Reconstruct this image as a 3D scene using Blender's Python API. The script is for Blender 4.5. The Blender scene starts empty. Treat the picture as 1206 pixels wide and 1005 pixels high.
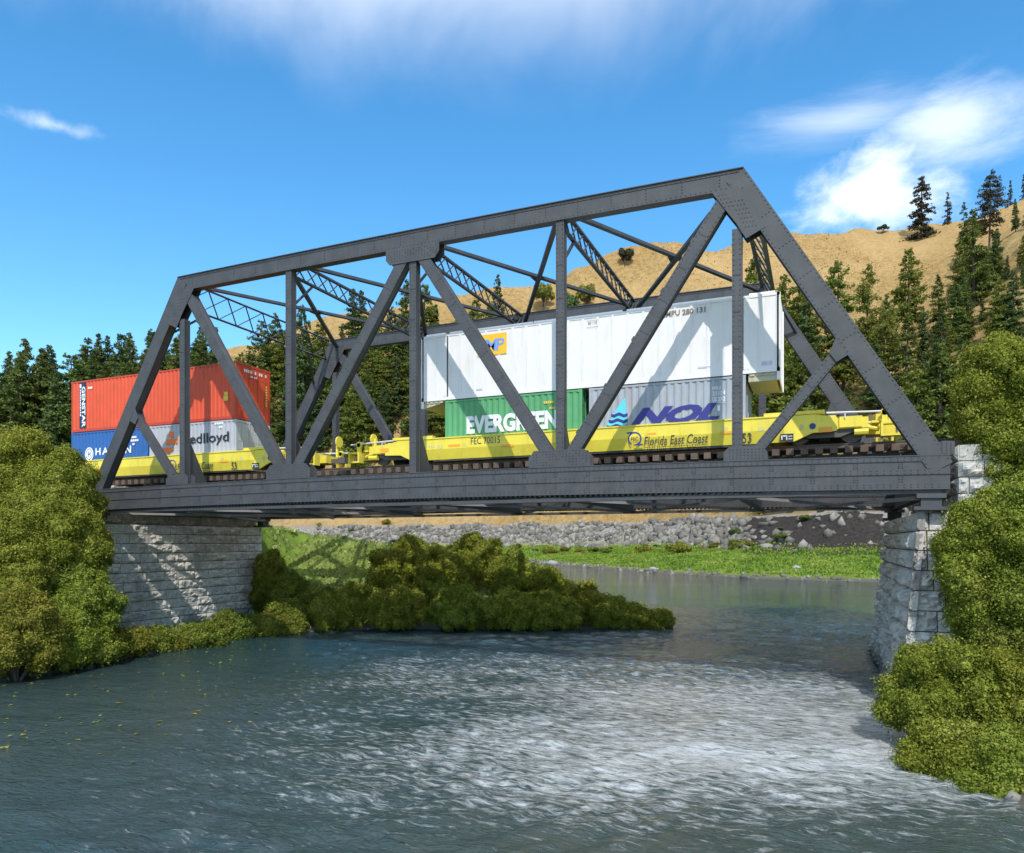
import bpy, math, random
import numpy as np
from mathutils import Vector, noise as mnoise

random.seed(7); RNG = np.random.default_rng(11)
scene = bpy.context.scene
COL = scene.collection
# ------------------------------------------------------------------ camera frame (metres; water is z = 0)
CAMX, CAMY, CAMZ = 34.33, -25.515, 5.2
YAW = 0.4024
FPX = 851.25            # focal length in units of a 1206-wide frame
HY, PX0 = 638.8, 603.0
SN, CS = math.sin(YAW), math.cos(YAW)
ZR = CAMZ               # bridge heights below are given relative to the eye

def ad(a, d, z=0.0):    # metres to the right of / ahead of the viewpoint -> world
    return Vector((CAMX + CS*a - SN*d, CAMY + SN*a + CS*d, z))
def to_ad(x, y):
    dx, dy = x-CAMX, y-CAMY
    return CS*dx + SN*dy, -SN*dx + CS*dy

cam = bpy.data.cameras.new("camera"); camo = bpy.data.objects.new("camera", cam); COL.objects.link(camo)
camo.location = (CAMX, CAMY, CAMZ); camo.rotation_euler = (math.pi/2, 0, YAW)
cam.sensor_fit = 'HORIZONTAL'; cam.sensor_width = 36; cam.lens = 36*FPX/1206
cam.shift_y = (HY-502.5)/1206; cam.clip_start = .1; cam.clip_end = 5000
scene.camera = camo

# ------------------------------------------------------------------ object helpers
def tag(o, label=None, cat=None, group=None, kind=None):
    if label: o['label'] = label
    if cat: o['category'] = cat
    if group: o['group'] = group
    if kind: o['kind'] = kind
    return o
def empty(name, loc=(0,0,0), label=None, cat=None, group=None):
    o = bpy.data.objects.new(name, None); COL.objects.link(o); o.location = loc; o.empty_display_size = .2
    return tag(o, label, cat, group)
def copy_tree(o, parent=None):
    c = o.copy(); COL.objects.link(c)
    if parent is not None: c.parent = parent
    for ch in list(o.children): copy_tree(ch, c)
    return c
def root_loc(o):
    v = Vector((0,0,0))
    while o is not None:
        v += Vector(o.location); o = o.parent
    return v
def link_mesh(name, me, parent=None, loc=(0,0,0)):
    o = bpy.data.objects.new(name, me); COL.objects.link(o); o.location = loc
    if parent is not None: o.parent = parent
    return o

class MB:
    """collects faces in world coordinates, then links them as one mesh object"""
    def __init__(s): s.v=[]; s.f=[]; s.m=[]; s.k=0
    def add(s, vs, fs):
        n=len(s.v); s.v.extend([tuple(p) for p in vs])
        for f in fs: s.f.append(tuple(n+i for i in f)); s.m.append(s.k)
    def box(s, x0,x1,y0,y1,z0,z1):
        s.add([(x0,y0,z0),(x1,y0,z0),(x1,y1,z0),(x0,y1,z0),(x0,y0,z1),(x1,y0,z1),(x1,y1,z1),(x0,y1,z1)],
              [(0,3,2,1),(4,5,6,7),(0,1,5,4),(1,2,6,5),(2,3,7,6),(3,0,4,7)])
    def prism_y(s, poly, y0, y1):          # polygon in XZ, counter-clockwise seen from -Y
        n=len(poly)
        s.add([(x,y0,z) for x,z in poly]+[(x,y1,z) for x,z in poly],
              [tuple(range(n)), tuple(range(2*n-1,n-1,-1))]+[((i+1)%n,i,n+i,n+(i+1)%n) for i in range(n)])
    def prism_x(s, poly, x0, x1):          # polygon in YZ
        n=len(poly)
        s.add([(x0,y,z) for y,z in poly]+[(x1,y,z) for y,z in poly],
              [tuple(range(n-1,-1,-1)), tuple(range(n,2*n))]+[(i,(i+1)%n,n+(i+1)%n,n+i) for i in range(n)])
    def bar(s, p0, p1, w, h, up=(0,0,1)):  # rectangular bar, w across, h along 'up'
        p0,p1=Vector(p0),Vector(p1); t=(p1-p0).normalized(); u=Vector(up)
        sd=t.cross(u)
        if sd.length<1e-4: sd=t.cross(Vector((0,1,0)))
        sd.normalize(); u=sd.cross(t).normalized()
        a,b=sd*(w/2),u*(h/2); vs=[]
        for p in (p0,p1): vs+= [p-a-b,p+a-b,p+a+b,p-a+b]
        s.add(vs,[(0,3,2,1),(4,5,6,7),(0,1,5,4),(1,2,6,5),(2,3,7,6),(3,0,4,7)])
    def tube(s, p0, p1, r0, r1=None, n=8):
        r1=r0 if r1 is None else r1
        p0,p1=Vector(p0),Vector(p1); t=(p1-p0).normalized()
        u=t.orthogonal().normalized(); w=t.cross(u); vs=[]
        for p,r in ((p0,r0),(p1,r1)):
            for i in range(n):
                a=2*math.pi*i/n; vs.append(p+u*(r*math.cos(a))+w*(r*math.sin(a)))
        s.add(vs,[tuple(range(n-1,-1,-1)),tuple(range(n,2*n))]+[(i,(i+1)%n,n+(i+1)%n,n+i) for i in range(n)])
    def rivet(s, x, y, z, r=.026, h=.016, ny=-1):  # domed head on a face looking along ny*Y
        a=r; b=r*.55; y1=y+ny*h
        s.add([(x-a,y,z-a),(x+a,y,z-a),(x+a,y,z+a),(x-a,y,z+a),(x-b,y1,z-b),(x+b,y1,z-b),(x+b,y1,z+b),(x-b,y1,z+b)],
              [(4,5,6,7),(0,1,5,4),(1,2,6,5),(2,3,7,6),(3,0,4,7)] if ny<0 else [(7,6,5,4),(4,5,1,0),(5,6,2,1),(6,7,3,2),(7,4,0,3)])
    def build(s, name, mats, parent=None, warp=None, smooth=False, origin=None):
        me=bpy.data.meshes.new(name); o0=root_loc(parent) if origin is None else Vector(origin)
        vs=s.v
        if warp: vs=[warp(p) for p in vs]
        me.from_pydata([(x-o0.x,y-o0.y,z-o0.z) for x,y,z in vs],[],s.f)
        if not isinstance(mats,(list,tuple)): mats=[mats]
        for m in mats: me.materials.append(m)
        if len(mats)>1: me.polygons.foreach_set('material_index',s.m)
        if smooth: me.polygons.foreach_set('use_smooth',[True]*len(me.polygons))
        me.update()
        return link_mesh(name, me, parent, (0,0,0) if origin is None else origin)

def np_mesh(name, V, Fq, mats, smooth=False):
    """mesh from numpy arrays, faces all with the same corner count"""
    me=bpy.data.meshes.new(name); nf,k=Fq.shape
    me.vertices.add(len(V)); me.vertices.foreach_set('co',np.asarray(V,np.float32).ravel())
    me.loops.add(nf*k); me.loops.foreach_set('vertex_index',np.asarray(Fq,np.int32).ravel())
    me.polygons.add(nf); me.polygons.foreach_set('loop_start',np.arange(nf,dtype=np.int32)*k)
    me.update(calc_edges=True)
    if smooth: me.polygons.foreach_set('use_smooth',np.ones(nf,bool))
    for m in mats: me.materials.append(m)
    me.validate(); me.update()
    return me

# ------------------------------------------------------------------ materials
def nodes(name):
    m=bpy.data.materials.new(name); m.use_nodes=True
    nt=m.node_tree; b=nt.nodes['Principled BSDF']
    return m,nt,b
def N(nt, typ, **kw):
    n=nt.nodes.new(typ)
    for k,v in kw.items():
        if k=='ins':
            for i,val in v.items(): n.inputs[i].default_value=val
        else: setattr(n,k,v)
    return n
def ramp(nt, fac, stops):
    r=N(nt,'ShaderNodeValToRGB'); e=r.color_ramp.elements
    e[0].position,e[0].color=stops[0][0],(*stops[0][1],1)
    e[1].position,e[1].color=stops[-1][0],(*stops[-1][1],1)
    for p,c in stops[1:-1]:
        x=e.new(p); x.color=(*c,1)
    nt.links.new(fac,r.inputs[0]); return r.outputs[0]
def noise_tex(nt, scale, detail=4, rough=.55, coord='Object', stretch=None, dist=0):
    tc=N(nt,'ShaderNodeTexCoord'); src=tc.outputs[coord]
    if coord=='Position':
        src=N(nt,'ShaderNodeNewGeometry').outputs['Position']
    if stretch:
        mp=N(nt,'ShaderNodeMapping'); mp.inputs['Scale'].default_value=stretch
        nt.links.new(src,mp.inputs['Vector']); src=mp.outputs[0]
    n=N(nt,'ShaderNodeTexNoise',ins={'Scale':scale,'Detail':detail,'Roughness':rough,'Distortion':dist})
    nt.links.new(src,n.inputs['Vector']); return n.outputs['Fac']
def world_pos(nt):
    return N(nt,'ShaderNodeNewGeometry').outputs['Position']
def wnoise(nt, scale, detail=4, rough=.55, stretch=None, dist=0):
    src=world_pos(nt)
    if stretch:
        mp=N(nt,'ShaderNodeMapping'); mp.inputs['Scale'].default_value=stretch
        nt.links.new(src,mp.inputs['Vector']); src=mp.outputs[0]
    n=N(nt,'ShaderNodeTexNoise',ins={'Scale':scale,'Detail':detail,'Roughness':rough,'Distortion':dist})
    nt.links.new(src,n.inputs['Vector']); return n.outputs['Fac']
def bump(nt, b, h, strength, dist):
    n=N(nt,'ShaderNodeBump',ins={'Strength':strength,'Distance':dist}); nt.links.new(h,n.inputs['Height'])
    nt.links.new(n.outputs[0],b.inputs['Normal'])
def mix(nt, fac, a, b, typ='MIX'):
    m=N(nt,'ShaderNodeMix',data_type='RGBA',blend_type=typ)
    for sock,val in ((m.inputs[0],fac),(m.inputs[6],a),(m.inputs[7],b)):
        if hasattr(val,'is_output'): nt.links.new(val,sock)
        elif isinstance(val,(int,float)): sock.default_value=val
        else: sock.default_value=(*val,1)
    return m.outputs[2]

def paint(name, col, rough=.5, wear=.12, dirt=(.10,.085,.06), streak=.25, scale=1.2):
    m,nt,b=nodes(name)
    n1=wnoise(nt,scale,5); base=ramp(nt,n1,[(.3,tuple(c*(1-wear) for c in col)),(.7,tuple(min(1,c*(1+wear)) for c in col))])
    n2=wnoise(nt,2.2,6,.65,(1.6,1.6,.22)); f=ramp(nt,n2,[(.52,(0,0,0)),(.75,(streak,)*3)])
    c=mix(nt,f,base,dirt); nt.links.new(c,b.inputs['Base Color'])
    b.inputs['Roughness'].default_value=rough
    n3=wnoise(nt,9,3); bump(nt,b,n3,.15,.01)
    return m
M={}
M['steel']=paint('bridge_grey_paint',(.054,.056,.061),.6,.20,(.12,.09,.07),.30,1.6)
M['steel_lit']=paint('bracing_lit_grey_paint',(.26,.255,.25),.6,.15,(.18,.15,.11),.25)  # bridge steel made paler: brighter lighting on the bracing is put into its colour
M['dark_steel']=paint('dark_underframe_paint',(.060,.062,.066),.65,.2)
M['red']=paint('red_container_paint',(.64,.075,.022),.55,.09,(.26,.06,.03),.3)
M['red_dark']=paint('red_rail_paint',(.48,.05,.018),.5,.06)
M['blue']=paint('blue_container_paint',(.020,.105,.34),.5,.06,(.03,.06,.15),.15)
M['grey']=paint('grey_container_paint',(.42,.43,.46),.5,.05,(.25,.23,.2),.15)
M['greyblue']=paint('weathered_grey_container_paint',(.34,.37,.41),.55,.08,(.30,.17,.07),.55)
M['green']=paint('green_container_paint',(.095,.33,.135),.5,.08,(.05,.16,.05),.15)
M['white']=paint('white_container_paint',(.76,.735,.715),.45,.03,(.55,.42,.30),.34)
M['beige']=paint('underside_beige_paint',(.46,.43,.30),.6,.08)
M['yellow']=paint('yellow_car_paint',(.78,.64,.065),.5,.07,(.36,.27,.07),.34)
M['rust']=paint('rusty_rail',(.11,.075,.055),.6,.25)
M['tie']=paint('tie_timber',(.115,.082,.060),.85,.3)
M['wheel']=paint('wheel_steel',(.10,.09,.085),.6,.2)
M['pipe']=paint('pale_pipe',(.62,.62,.60),.4,.05)
def flat(name,col,rough=.5):
    m,nt,b=nodes(name); n=wnoise(nt,3,3)
    nt.links.new(ramp(nt,n,[(.3,tuple(c*.92 for c in col)),(.7,col)]),b.inputs['Base Color']); b.inputs['Roughness'].default_value=rough; return m
M['ink']=flat('black_lettering',(.025,.025,.035)); M['inkw']=flat('white_lettering',(.82,.82,.82)); M['navy']=flat('navy_lettering',(.028,.03,.22))
M['orange']=flat('orange_mark',(.85,.17,.02)); M['amber']=flat('amber_mark',(.85,.38,.03)); M['cyan']=flat('cyan_mark',(.12,.62,.72))
M['patch']=flat('amber_panel',(.86,.50,.02)); M['skyblue']=flat('blue_lettering',(.16,.32,.75)); M['inkyel']=flat('yellow_lettering',(.80,.55,.06))
M['faint']=flat('faint_mark',(.55,.52,.30)); M['paleblue']=flat('pale_blue_mark',(.50,.53,.72)); M['brownink']=flat('brown_lettering',(.24,.19,.15))
M['darkstrip']=flat('navy_strip',(.022,.022,.085))

def stone_mat():
    m,nt,b=nodes('rough_stone'); n=wnoise(nt,.8,5); n2=wnoise(nt,4.5,7,.7); n3=wnoise(nt,.45,4,.6,(1,1,.6))
    c=ramp(nt,n2,[(.26,(.19,.175,.155)),(.42,(.45,.42,.38)),(.72,(.66,.625,.57))])
    c=mix(nt,ramp(nt,n,[(.4,(0,0,0)),(.72,(.45,)*3)]),c,(.36,.34,.30))
    c=mix(nt,ramp(nt,n3,[(.5,(0,0,0)),(.68,(.55,)*3)]),c,(.13,.128,.13))
    # damp, algae-stained foot near the waterline and rusty runs below the shoes
    sx=N(nt,'ShaderNodeSeparateXYZ'); nt.links.new(world_pos(nt),sx.inputs[0])
    wob=N(nt,'ShaderNodeMath',operation='MULTIPLY_ADD'); nt.links.new(n,wob.inputs[0]); wob.inputs[1].default_value=-1.6; nt.links.new(sx.outputs[2],wob.inputs[2])
    wl=N(nt,'ShaderNodeMapRange',ins={1:.1,2:-.55,3:0,4:.85}); nt.links.new(wob.outputs[0],wl.inputs[0]); c=mix(nt,wl.outputs[0],c,(.075,.078,.058))
    rs=wnoise(nt,1.1,5,.7,(1.5,1.5,.12)); c=mix(nt,ramp(nt,rs,[(.58,(0,0,0)),(.74,(.45,)*3)]),c,(.27,.20,.135))
    nt.links.new(c,b.inputs['Base Color']); b.inputs['Roughness'].default_value=.9
    bump(nt,b,wnoise(nt,14,6,.7),.6,.05); return m
M['stone']=stone_mat()
M['mortar']=flat('dark_joint',(.08,.078,.075),.95)
def foliage(name, dark, mid, light, scale=1.1, trans=.25):
    m,nt,b=nodes(name)
    n=wnoise(nt,scale,4,.6); oi=N(nt,'ShaderNodeObjectInfo'); isl=N(nt,'ShaderNodeNewGeometry')
    c=ramp(nt,n,[(.30,dark),(.5,mid),(.72,light)])
    hs=N(nt,'ShaderNodeHueSaturation'); nt.links.new(c,hs.inputs['Color'])
    mr=N(nt,'ShaderNodeMapRange',ins={3:.7,4:1.35}); nt.links.new(isl.outputs['Random Per Island'],mr.inputs[0])
    mr2=N(nt,'ShaderNodeMapRange',ins={3:.478,4:.515}); nt.links.new(oi.outputs['Random'],mr2.inputs[0])
    nt.links.new(mr.outputs[0],hs.inputs['Value']); nt.links.new(mr2.outputs[0],hs.inputs['Hue'])
    nt.links.new(hs.outputs[0],b.inputs['Base Color']); b.inputs['Roughness'].default_value=.75
    b.inputs['Specular IOR Level'].default_value=.12
    tr=N(nt,'ShaderNodeBsdfTranslucent'); nt.links.new(hs.outputs[0],tr.inputs['Color'])
    ms=N(nt,'ShaderNodeMixShader'); ms.inputs[0].default_value=trans
    nt.links.new(b.outputs[0],ms.inputs[1]); nt.links.new(tr.outputs[0],ms.inputs[2])
    nt.links.new(ms.outputs[0],nt.nodes['Material Output'].inputs['Surface']); return m
M['bush']=foliage('moss_green_leaves',(.125,.150,.018),(.205,.235,.030),(.30,.32,.062))
M['bush_olive']=foliage('olive_green_leaves',(.125,.125,.016),(.205,.20,.028),(.30,.275,.05))
M['bush_deep']=foliage('deep_green_leaves',(.095,.122,.018),(.165,.198,.028),(.24,.27,.05))
M['needle']=foliage('dark_conifer_needles',(.058,.088,.022),(.120,.165,.040),(.25,.26,.065),.45,.3)
M['needle_y']=foliage('sunlit_pine_needles',(.080,.112,.020),(.165,.205,.040),(.34,.31,.075),.45,.35)
M['needle_b']=foliage('bluish_fir_needles',(.048,.080,.028),(.090,.138,.045),(.17,.205,.07),.45,.28)
M['needle_br']=foliage('brownish_fir_needles',(.040,.042,.024),(.070,.068,.038),(.11,.10,.06),.3,.15)
M['leafyel']=foliage('yellow_green_leaves',(.12,.13,.02),(.22,.21,.03),(.36,.31,.06),.5,.25)
M['grass']=foliage('fresh_grass_blades',(.10,.17,.025),(.19,.27,.035),(.36,.36,.09),.22,.3)
M['grass_pale']=foliage('pale_grass_blades',(.20,.25,.075),(.30,.35,.12),(.42,.46,.19),.3,.3)
M['grass_dry']=foliage('dry_grass_blades',(.30,.20,.07),(.42,.30,.11),(.55,.40,.17),.15,.2)
M['bark']=paint('pine_bark',(.075,.055,.042),.95,.3)
M['rock']=flat('grey_riprap_rock',(.30,.295,.28),.95)
def rock_mat():
    m,nt,b=nodes('riprap_rock'); isl=N(nt,'ShaderNodeNewGeometry')
    c=ramp(nt,isl.outputs['Random Per Island'],[(0,(.02,.019,.017)),(.4,(.085,.08,.07)),(.7,(.17,.155,.13)),(1,(.36,.34,.30))])
    n=wnoise(nt,2.,4); c=mix(nt,n,c,(.2,.18,.15)); nt.links.new(c,b.inputs['Base Color']); b.inputs['Roughness'].default_value=.95; return m
M['riprap']=rock_mat()

# ------------------------------------------------------------------ terrain
LEFT=np.array([(-90,8),(-40,14),(-24,20),(-19.6,25.6),(-17.8,30),(-16.6,34.4),(-14.9,40.3),(-10,43.0),(-2,43.2),(4.8,43.2),(8.6,43.5),(9.4,44.6),(7,47.5),(0,56),(-20,75),(-80,105),(-500,150),(-500,8)],float)
RIGHT=np.array([(9.6,10),(9.9,14),(10.3,17.5),(11.2,20),(12.2,22.3),(13.5,25),(17.6,34.5),(19,38),(50.5,93.5),(47,95),(36,102),(23,124),(4,188),(-30,212),(-100,228),(-600,260),(-600,900),(700,900),(700,-40),(14,-40),(11,2)],float)
def sdist(poly,A,D):
    best=np.full(A.shape,1e9); ins=np.zeros(A.shape,bool); n=len(poly)
    for i in range(n):
        (x0,y0),(x1,y1)=poly[i],poly[(i+1)%n]
        ex,ey=x1-x0,y1-y0; t=np.clip(((A-x0)*ex+(D-y0)*ey)/(ex*ex+ey*ey),0,1)
        best=np.minimum(best,np.hypot(A-x0-t*ex,D-y0-t*ey))
        if y0!=y1:
            c=((y0>D)!=(y1>D))&(A<(x1-x0)*(D-y0)/(y1-y0)+x0); ins^=c
    return np.where(ins,best,-best)
RU=np.array([-1.6,-.75,-.71,-.60,-.53,-.40,-.256,-.12,0,.16,.30,.395,.47,.525,.60,.66,.71,.80,1.5])
RY=np.array([500,478,468,455,438,412,376,350,331,297,281,274,271,276,262,250,226,205,190.])
RIDGE=330.0
def vnoise(A,D,s,seed):
    out=np.empty(A.size); a=A.ravel(); d=D.ravel()
    for i in range(a.size): out[i]=mnoise.noise(Vector((a[i]*s,d[i]*s,seed)))
    return out.reshape(A.shape)
def sstep(x,a,b):
    t=np.clip((x-a)/(b-a),0,1); return t*t*(3-2*t)
def height(A,D,rough=True):
    A=np.asarray(A,float); D=np.asarray(D,float)
    sl,sr=sdist(LEFT,A,D),sdist(RIGHT,A,D)
    if rough: n1,n2,n3=vnoise(A,D,.035,1.),vnoise(A,D,.12,5.),vnoise(A,D,.45,9.)
    else: n1=n2=n3=np.zeros(A.shape)
    z=np.where(np.maximum(sl,sr)>0,0,-1.6)+0*A
    # left bank: a mound that runs out to a point
    cap=np.interp(A,[-60,-17,-13,-6,-2,3,7,10],[6.6,6.6,6.6,6.1,5.2,2.6,1.1,.4])
    zl=np.minimum(sl*.62,cap*(1-np.exp(-np.maximum(sl,0)/7.))*1.12)+n2*.25+n3*.08
    Xw=CAMX+CS*A-SN*D; Yw=CAMY+SN*A+CS*D
    zl=np.where(Xw>-2.5,np.minimum(zl,.4+np.maximum(0,Yw-11.3)*.6),zl)
    # right bank and the far side: grass strip, riprap slope, bench, hill
    s=np.maximum(sr,0)
    prof=np.interp(s,[0,1.5,14,28,38,52,70],[0,.55,2.1,4.3,10.6,12.2,14.0])
    u=A/np.maximum(D,1.)
    top=ZR+(HY-np.interp(u,RU,RY))/FPX*RIDGE
    fr=np.clip((s-46)/(np.maximum(s-46,0)+np.maximum(RIDGE-D,0)+1e-6),0,1)
    fr=np.where(D<70,0,fr)
    zz=prof+(top-14)*np.power(fr,.86)*sstep(D,70,110)
    zz=np.where(D>RIDGE,top-(D-RIDGE)*.25-((D-RIDGE)/90.)**2*6,zz)
    zz=zz+n1*np.clip((s-60)/60,0,1)*6.-np.abs(vnoise(A,D*.35,.05,13.) if rough else 0)*np.clip((s-60)/60,0,1)*5.+n2*np.clip(s/40,0,1)*.8+n3*np.clip(s/10,0,1)*.12
    z=np.where(sl>0,np.maximum(zl,0.02),z); z=np.where(sr>0,np.maximum(zz,0.02),z)
    z=np.where((sl<=0)&(sr<=0),np.maximum(-1.6,.5*np.maximum(sl,sr)),z)
    # railway embankments behind the two abutments
    X=CAMX+CS*A-SN*D; Y=CAMY+SN*A+CS*D
    for side in (0,1):
        ex=np.maximum(X+2.0,0)*9 if side==0 else np.maximum(41.2-X,0)*9
        ey=np.maximum(np.maximum(0.4-Y,Y-13.2),0)
        e=8.2-np.hypot(ex,ey*.72)
        z=np.where((e>z)&(np.maximum(sl,sr)>-3),e,z)
    return z
def ground(a,d): return float(height(np.array([a]),np.array([d]))[0])

def axis(segs):
    out=[segs[0][0]]
    for (p,q,st) in segs: 
        n=max(1,int(round((q-p)/st))); out+= [p+(q-p)*(i+1)/n for i in range(n)]
    return np.array(out)
def make_terrain():
    a=axis([(-620,-250,22),(-250,-70,4.5),(-70,-30,1.6),(-30,32,.62),(32,70,1.6),(70,270,4.5),(270,620,22)])
    d=axis([(-60,4,6),(4,16,1.3),(16,62,.62),(62,110,1.5),(110,250,3.0),(250,350,4),(350,900,30)])
    A,D=np.meshgrid(a,d); Z=height(A,D)
    X=CAMX+CS*A-SN*D; Y=CAMY+SN*A+CS*D
    V=np.stack([X.ravel(),Y.ravel(),Z.ravel()],1); nr,nc=A.shape
    i=np.arange(nr*nc).reshape(nr,nc)
    F=np.stack([i[:-1,:-1].ravel(),i[:-1,1:].ravel(),i[1:,1:].ravel(),i[1:,:-1].ravel()],1)
    sl,sr=sdist(LEFT,A,D).ravel(),sdist(RIGHT,A,D).ravel()
    Dr,Ar=D.ravel(),A.ravel(); u=Ar/np.maximum(Dr,1)
    lush=np.where(sl>0,1.,0.); lush=np.maximum(lush,np.where(sr>0,1-sstep(sr,22,32),0)); lush=np.maximum(lush,np.where((sr>0)&(Dr<75),1,0))
    stony=np.where((sr>0)&(Dr>70),sstep(sr,25,30)*(1-sstep(sr,38,46)),0)
    stony=np.maximum(stony,np.where((sr>0)&(Dr>180),np.exp(-((u+.63)/.075)**2-((Z.ravel()-40)/11)**2)*1.0,0))
    green=np.clip(np.where((sr>0),sstep(sr,40,60)*(1-sstep(Dr,225,285))*.55,0),0,1)
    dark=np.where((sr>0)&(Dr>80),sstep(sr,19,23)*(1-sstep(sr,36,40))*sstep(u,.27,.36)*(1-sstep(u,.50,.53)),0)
    me=np_mesh('ground',V,F,[ground_mat()],smooth=True)
    for nm,val in (('lush',lush),('stony',stony),('scrub',green),('darkrock',dark)):
        at=me.attributes.new(nm,'FLOAT','POINT'); at.data.foreach_set('value',val.astype(np.float32))
    o=link_mesh('ground',me); tag(o,kind='structure'); return o
def ground_mat():
    m,nt,b=nodes('ground')
    def attr(n): return N(nt,'ShaderNodeAttribute',attribute_name=n).outputs['Fac']
    n1=wnoise(nt,.06,6,.6); n2=wnoise(nt,.6,6,.7); n3=wnoise(nt,.35,5,.75,(1,1,3.5))
    dry=ramp(nt,n2,[(.30,(.17,.108,.042)),(.48,(.31,.200,.080)),(.70,(.42,.295,.132))])
    dry=mix(nt,ramp(nt,n1,[(.45,(0,0,0)),(.7,(.5,)*3)]),dry,(.27,.165,.052))
    dry=mix(nt,ramp(nt,n3,[(.60,(0,0,0)),(.74,(.6,)*3)]),dry,(.17,.115,.045))
    dry=mix(nt,ramp(nt,wnoise(nt,.022,5,.65),[(.44,(0,0,0)),(.62,(.55,)*3)]),dry,(.42,.285,.125))
    dry=mix(nt,ramp(nt,wnoise(nt,.9,3,.5),[(.62,(0,0,0)),(.70,(.65,)*3)]),dry,(.15,.115,.04))
    gr=ramp(nt,n2,[(.3,(.075,.13,.02)),(.55,(.15,.22,.035)),(.75,(.26,.30,.08))])
    st=ramp(nt,wnoise(nt,1.3,6,.75),[(.33,(.06,.055,.05)),(.5,(.24,.225,.20)),(.7,(.40,.37,.33))])
    sc=ramp(nt,wnoise(nt,.9,5,.7),[(.35,(.05,.06,.015)),(.6,(.15,.14,.04))])
    nn=wnoise(nt,.25,5,.7)
    sf=N(nt,'ShaderNodeMath',operation='MULTIPLY'); nt.links.new(attr('scrub'),sf.inputs[0]); nt.links.new(ramp(nt,nn,[(.42,(0,0,0)),(.6,(1,1,1))]),sf.inputs[1])
    c=mix(nt,sf.outputs[0],dry,sc)
    c=mix(nt,attr('stony'),c,st); c=mix(nt,attr('lush'),c,gr)
    dk=N(nt,'ShaderNodeMath',operation='MULTIPLY_ADD'); nt.links.new(wnoise(nt,.55,6,.7),dk.inputs[0]); dk.inputs[1].default_value=.9; nt.links.new(attr('darkrock'),dk.inputs[2])
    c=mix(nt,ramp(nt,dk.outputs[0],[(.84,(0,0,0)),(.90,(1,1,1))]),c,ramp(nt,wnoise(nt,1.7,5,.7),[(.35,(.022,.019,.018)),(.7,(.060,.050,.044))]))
    geo=N(nt,'ShaderNodeSeparateXYZ'); nt.links.new(world_pos(nt),geo.inputs[0])
    mud=N(nt,'ShaderNodeMapRange',ins={1:.5,2:.2}); nt.links.new(geo.outputs[2],mud.inputs[0])
    c=mix(nt,mud.outputs[0],c,(.11,.10,.08))
    nt.links.new(c,b.inputs['Base Color']); b.inputs['Roughness'].default_value=.95; b.inputs['Specular IOR Level'].default_value=.1
    bump(nt,b,wnoise(nt,1.6,7,.75),.7,.25); return m
make_terrain()

# ------------------------------------------------------------------ water
def water_mat():
    m,nt,b=nodes('river_water')
    n=wnoise(nt,.04,3); c=ramp(nt,n,[(.35,(.012,.040,.050)),(.65,(.030,.048,.044))])
    fo=N(nt,'ShaderNodeAttribute',attribute_name='painted_sheen').outputs['Fac']
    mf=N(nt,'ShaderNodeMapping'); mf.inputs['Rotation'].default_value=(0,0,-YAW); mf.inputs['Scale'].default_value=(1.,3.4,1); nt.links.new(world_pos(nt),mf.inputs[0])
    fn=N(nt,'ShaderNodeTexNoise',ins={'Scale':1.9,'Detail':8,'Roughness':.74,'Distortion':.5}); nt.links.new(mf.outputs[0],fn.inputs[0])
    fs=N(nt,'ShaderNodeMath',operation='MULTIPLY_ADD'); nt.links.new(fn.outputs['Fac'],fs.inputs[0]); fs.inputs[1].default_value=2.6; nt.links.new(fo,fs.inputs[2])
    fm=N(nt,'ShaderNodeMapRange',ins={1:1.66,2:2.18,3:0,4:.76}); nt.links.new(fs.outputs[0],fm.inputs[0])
    c=mix(nt,fm.outputs[0],c,(.50,.52,.52))  # bright cloud reflection painted into the water colour as pale streaks
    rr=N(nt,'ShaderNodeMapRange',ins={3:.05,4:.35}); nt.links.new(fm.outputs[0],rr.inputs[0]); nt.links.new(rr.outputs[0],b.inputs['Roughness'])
    nt.links.new(c,b.inputs['Base Color']); b.inputs['IOR'].default_value=1.45
    # wind patches: smooth water under the left bank, rougher in midstream
    patch=ramp(nt,wnoise(nt,.075,3,.5),[(.36,(.35,)*3),(.62,(1,)*3)])
    mp=N(nt,'ShaderNodeMapping'); mp.inputs['Rotation'].default_value=(0,0,-YAW); mp.inputs['Scale'].default_value=(.55,1.5,1)
    nt.links.new(world_pos(nt),mp.inputs[0])
    def w(scale,detail,dist=.6):
        x=N(nt,'ShaderNodeTexNoise',ins={'Scale':scale,'Detail':detail,'Roughness':.6,'Distortion':dist}); nt.links.new(mp.outputs[0],x.inputs[0]); return x.outputs['Fac']
    def mul(a,v):
        x=N(nt,'ShaderNodeMath',operation='MULTIPLY'); nt.links.new(a,x.inputs[0])
        if hasattr(v,'is_output'): nt.links.new(v,x.inputs[1])
        else: x.inputs[1].default_value=v
        return x.outputs[0]
    def addn(a,b_):
        x=N(nt,'ShaderNodeMath',operation='ADD'); nt.links.new(a,x.inputs[0]); nt.links.new(b_,x.inputs[1]); return x.outputs[0]
    h=addn(addn(mul(w(1.5,3,1.5),.45),mul(w(.35,2,.5),.9)),mul(w(6.5,4,1.0),.30))
    h=mul(h,patch)
    bump(nt,b,h,1.0,.22); return m
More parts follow.
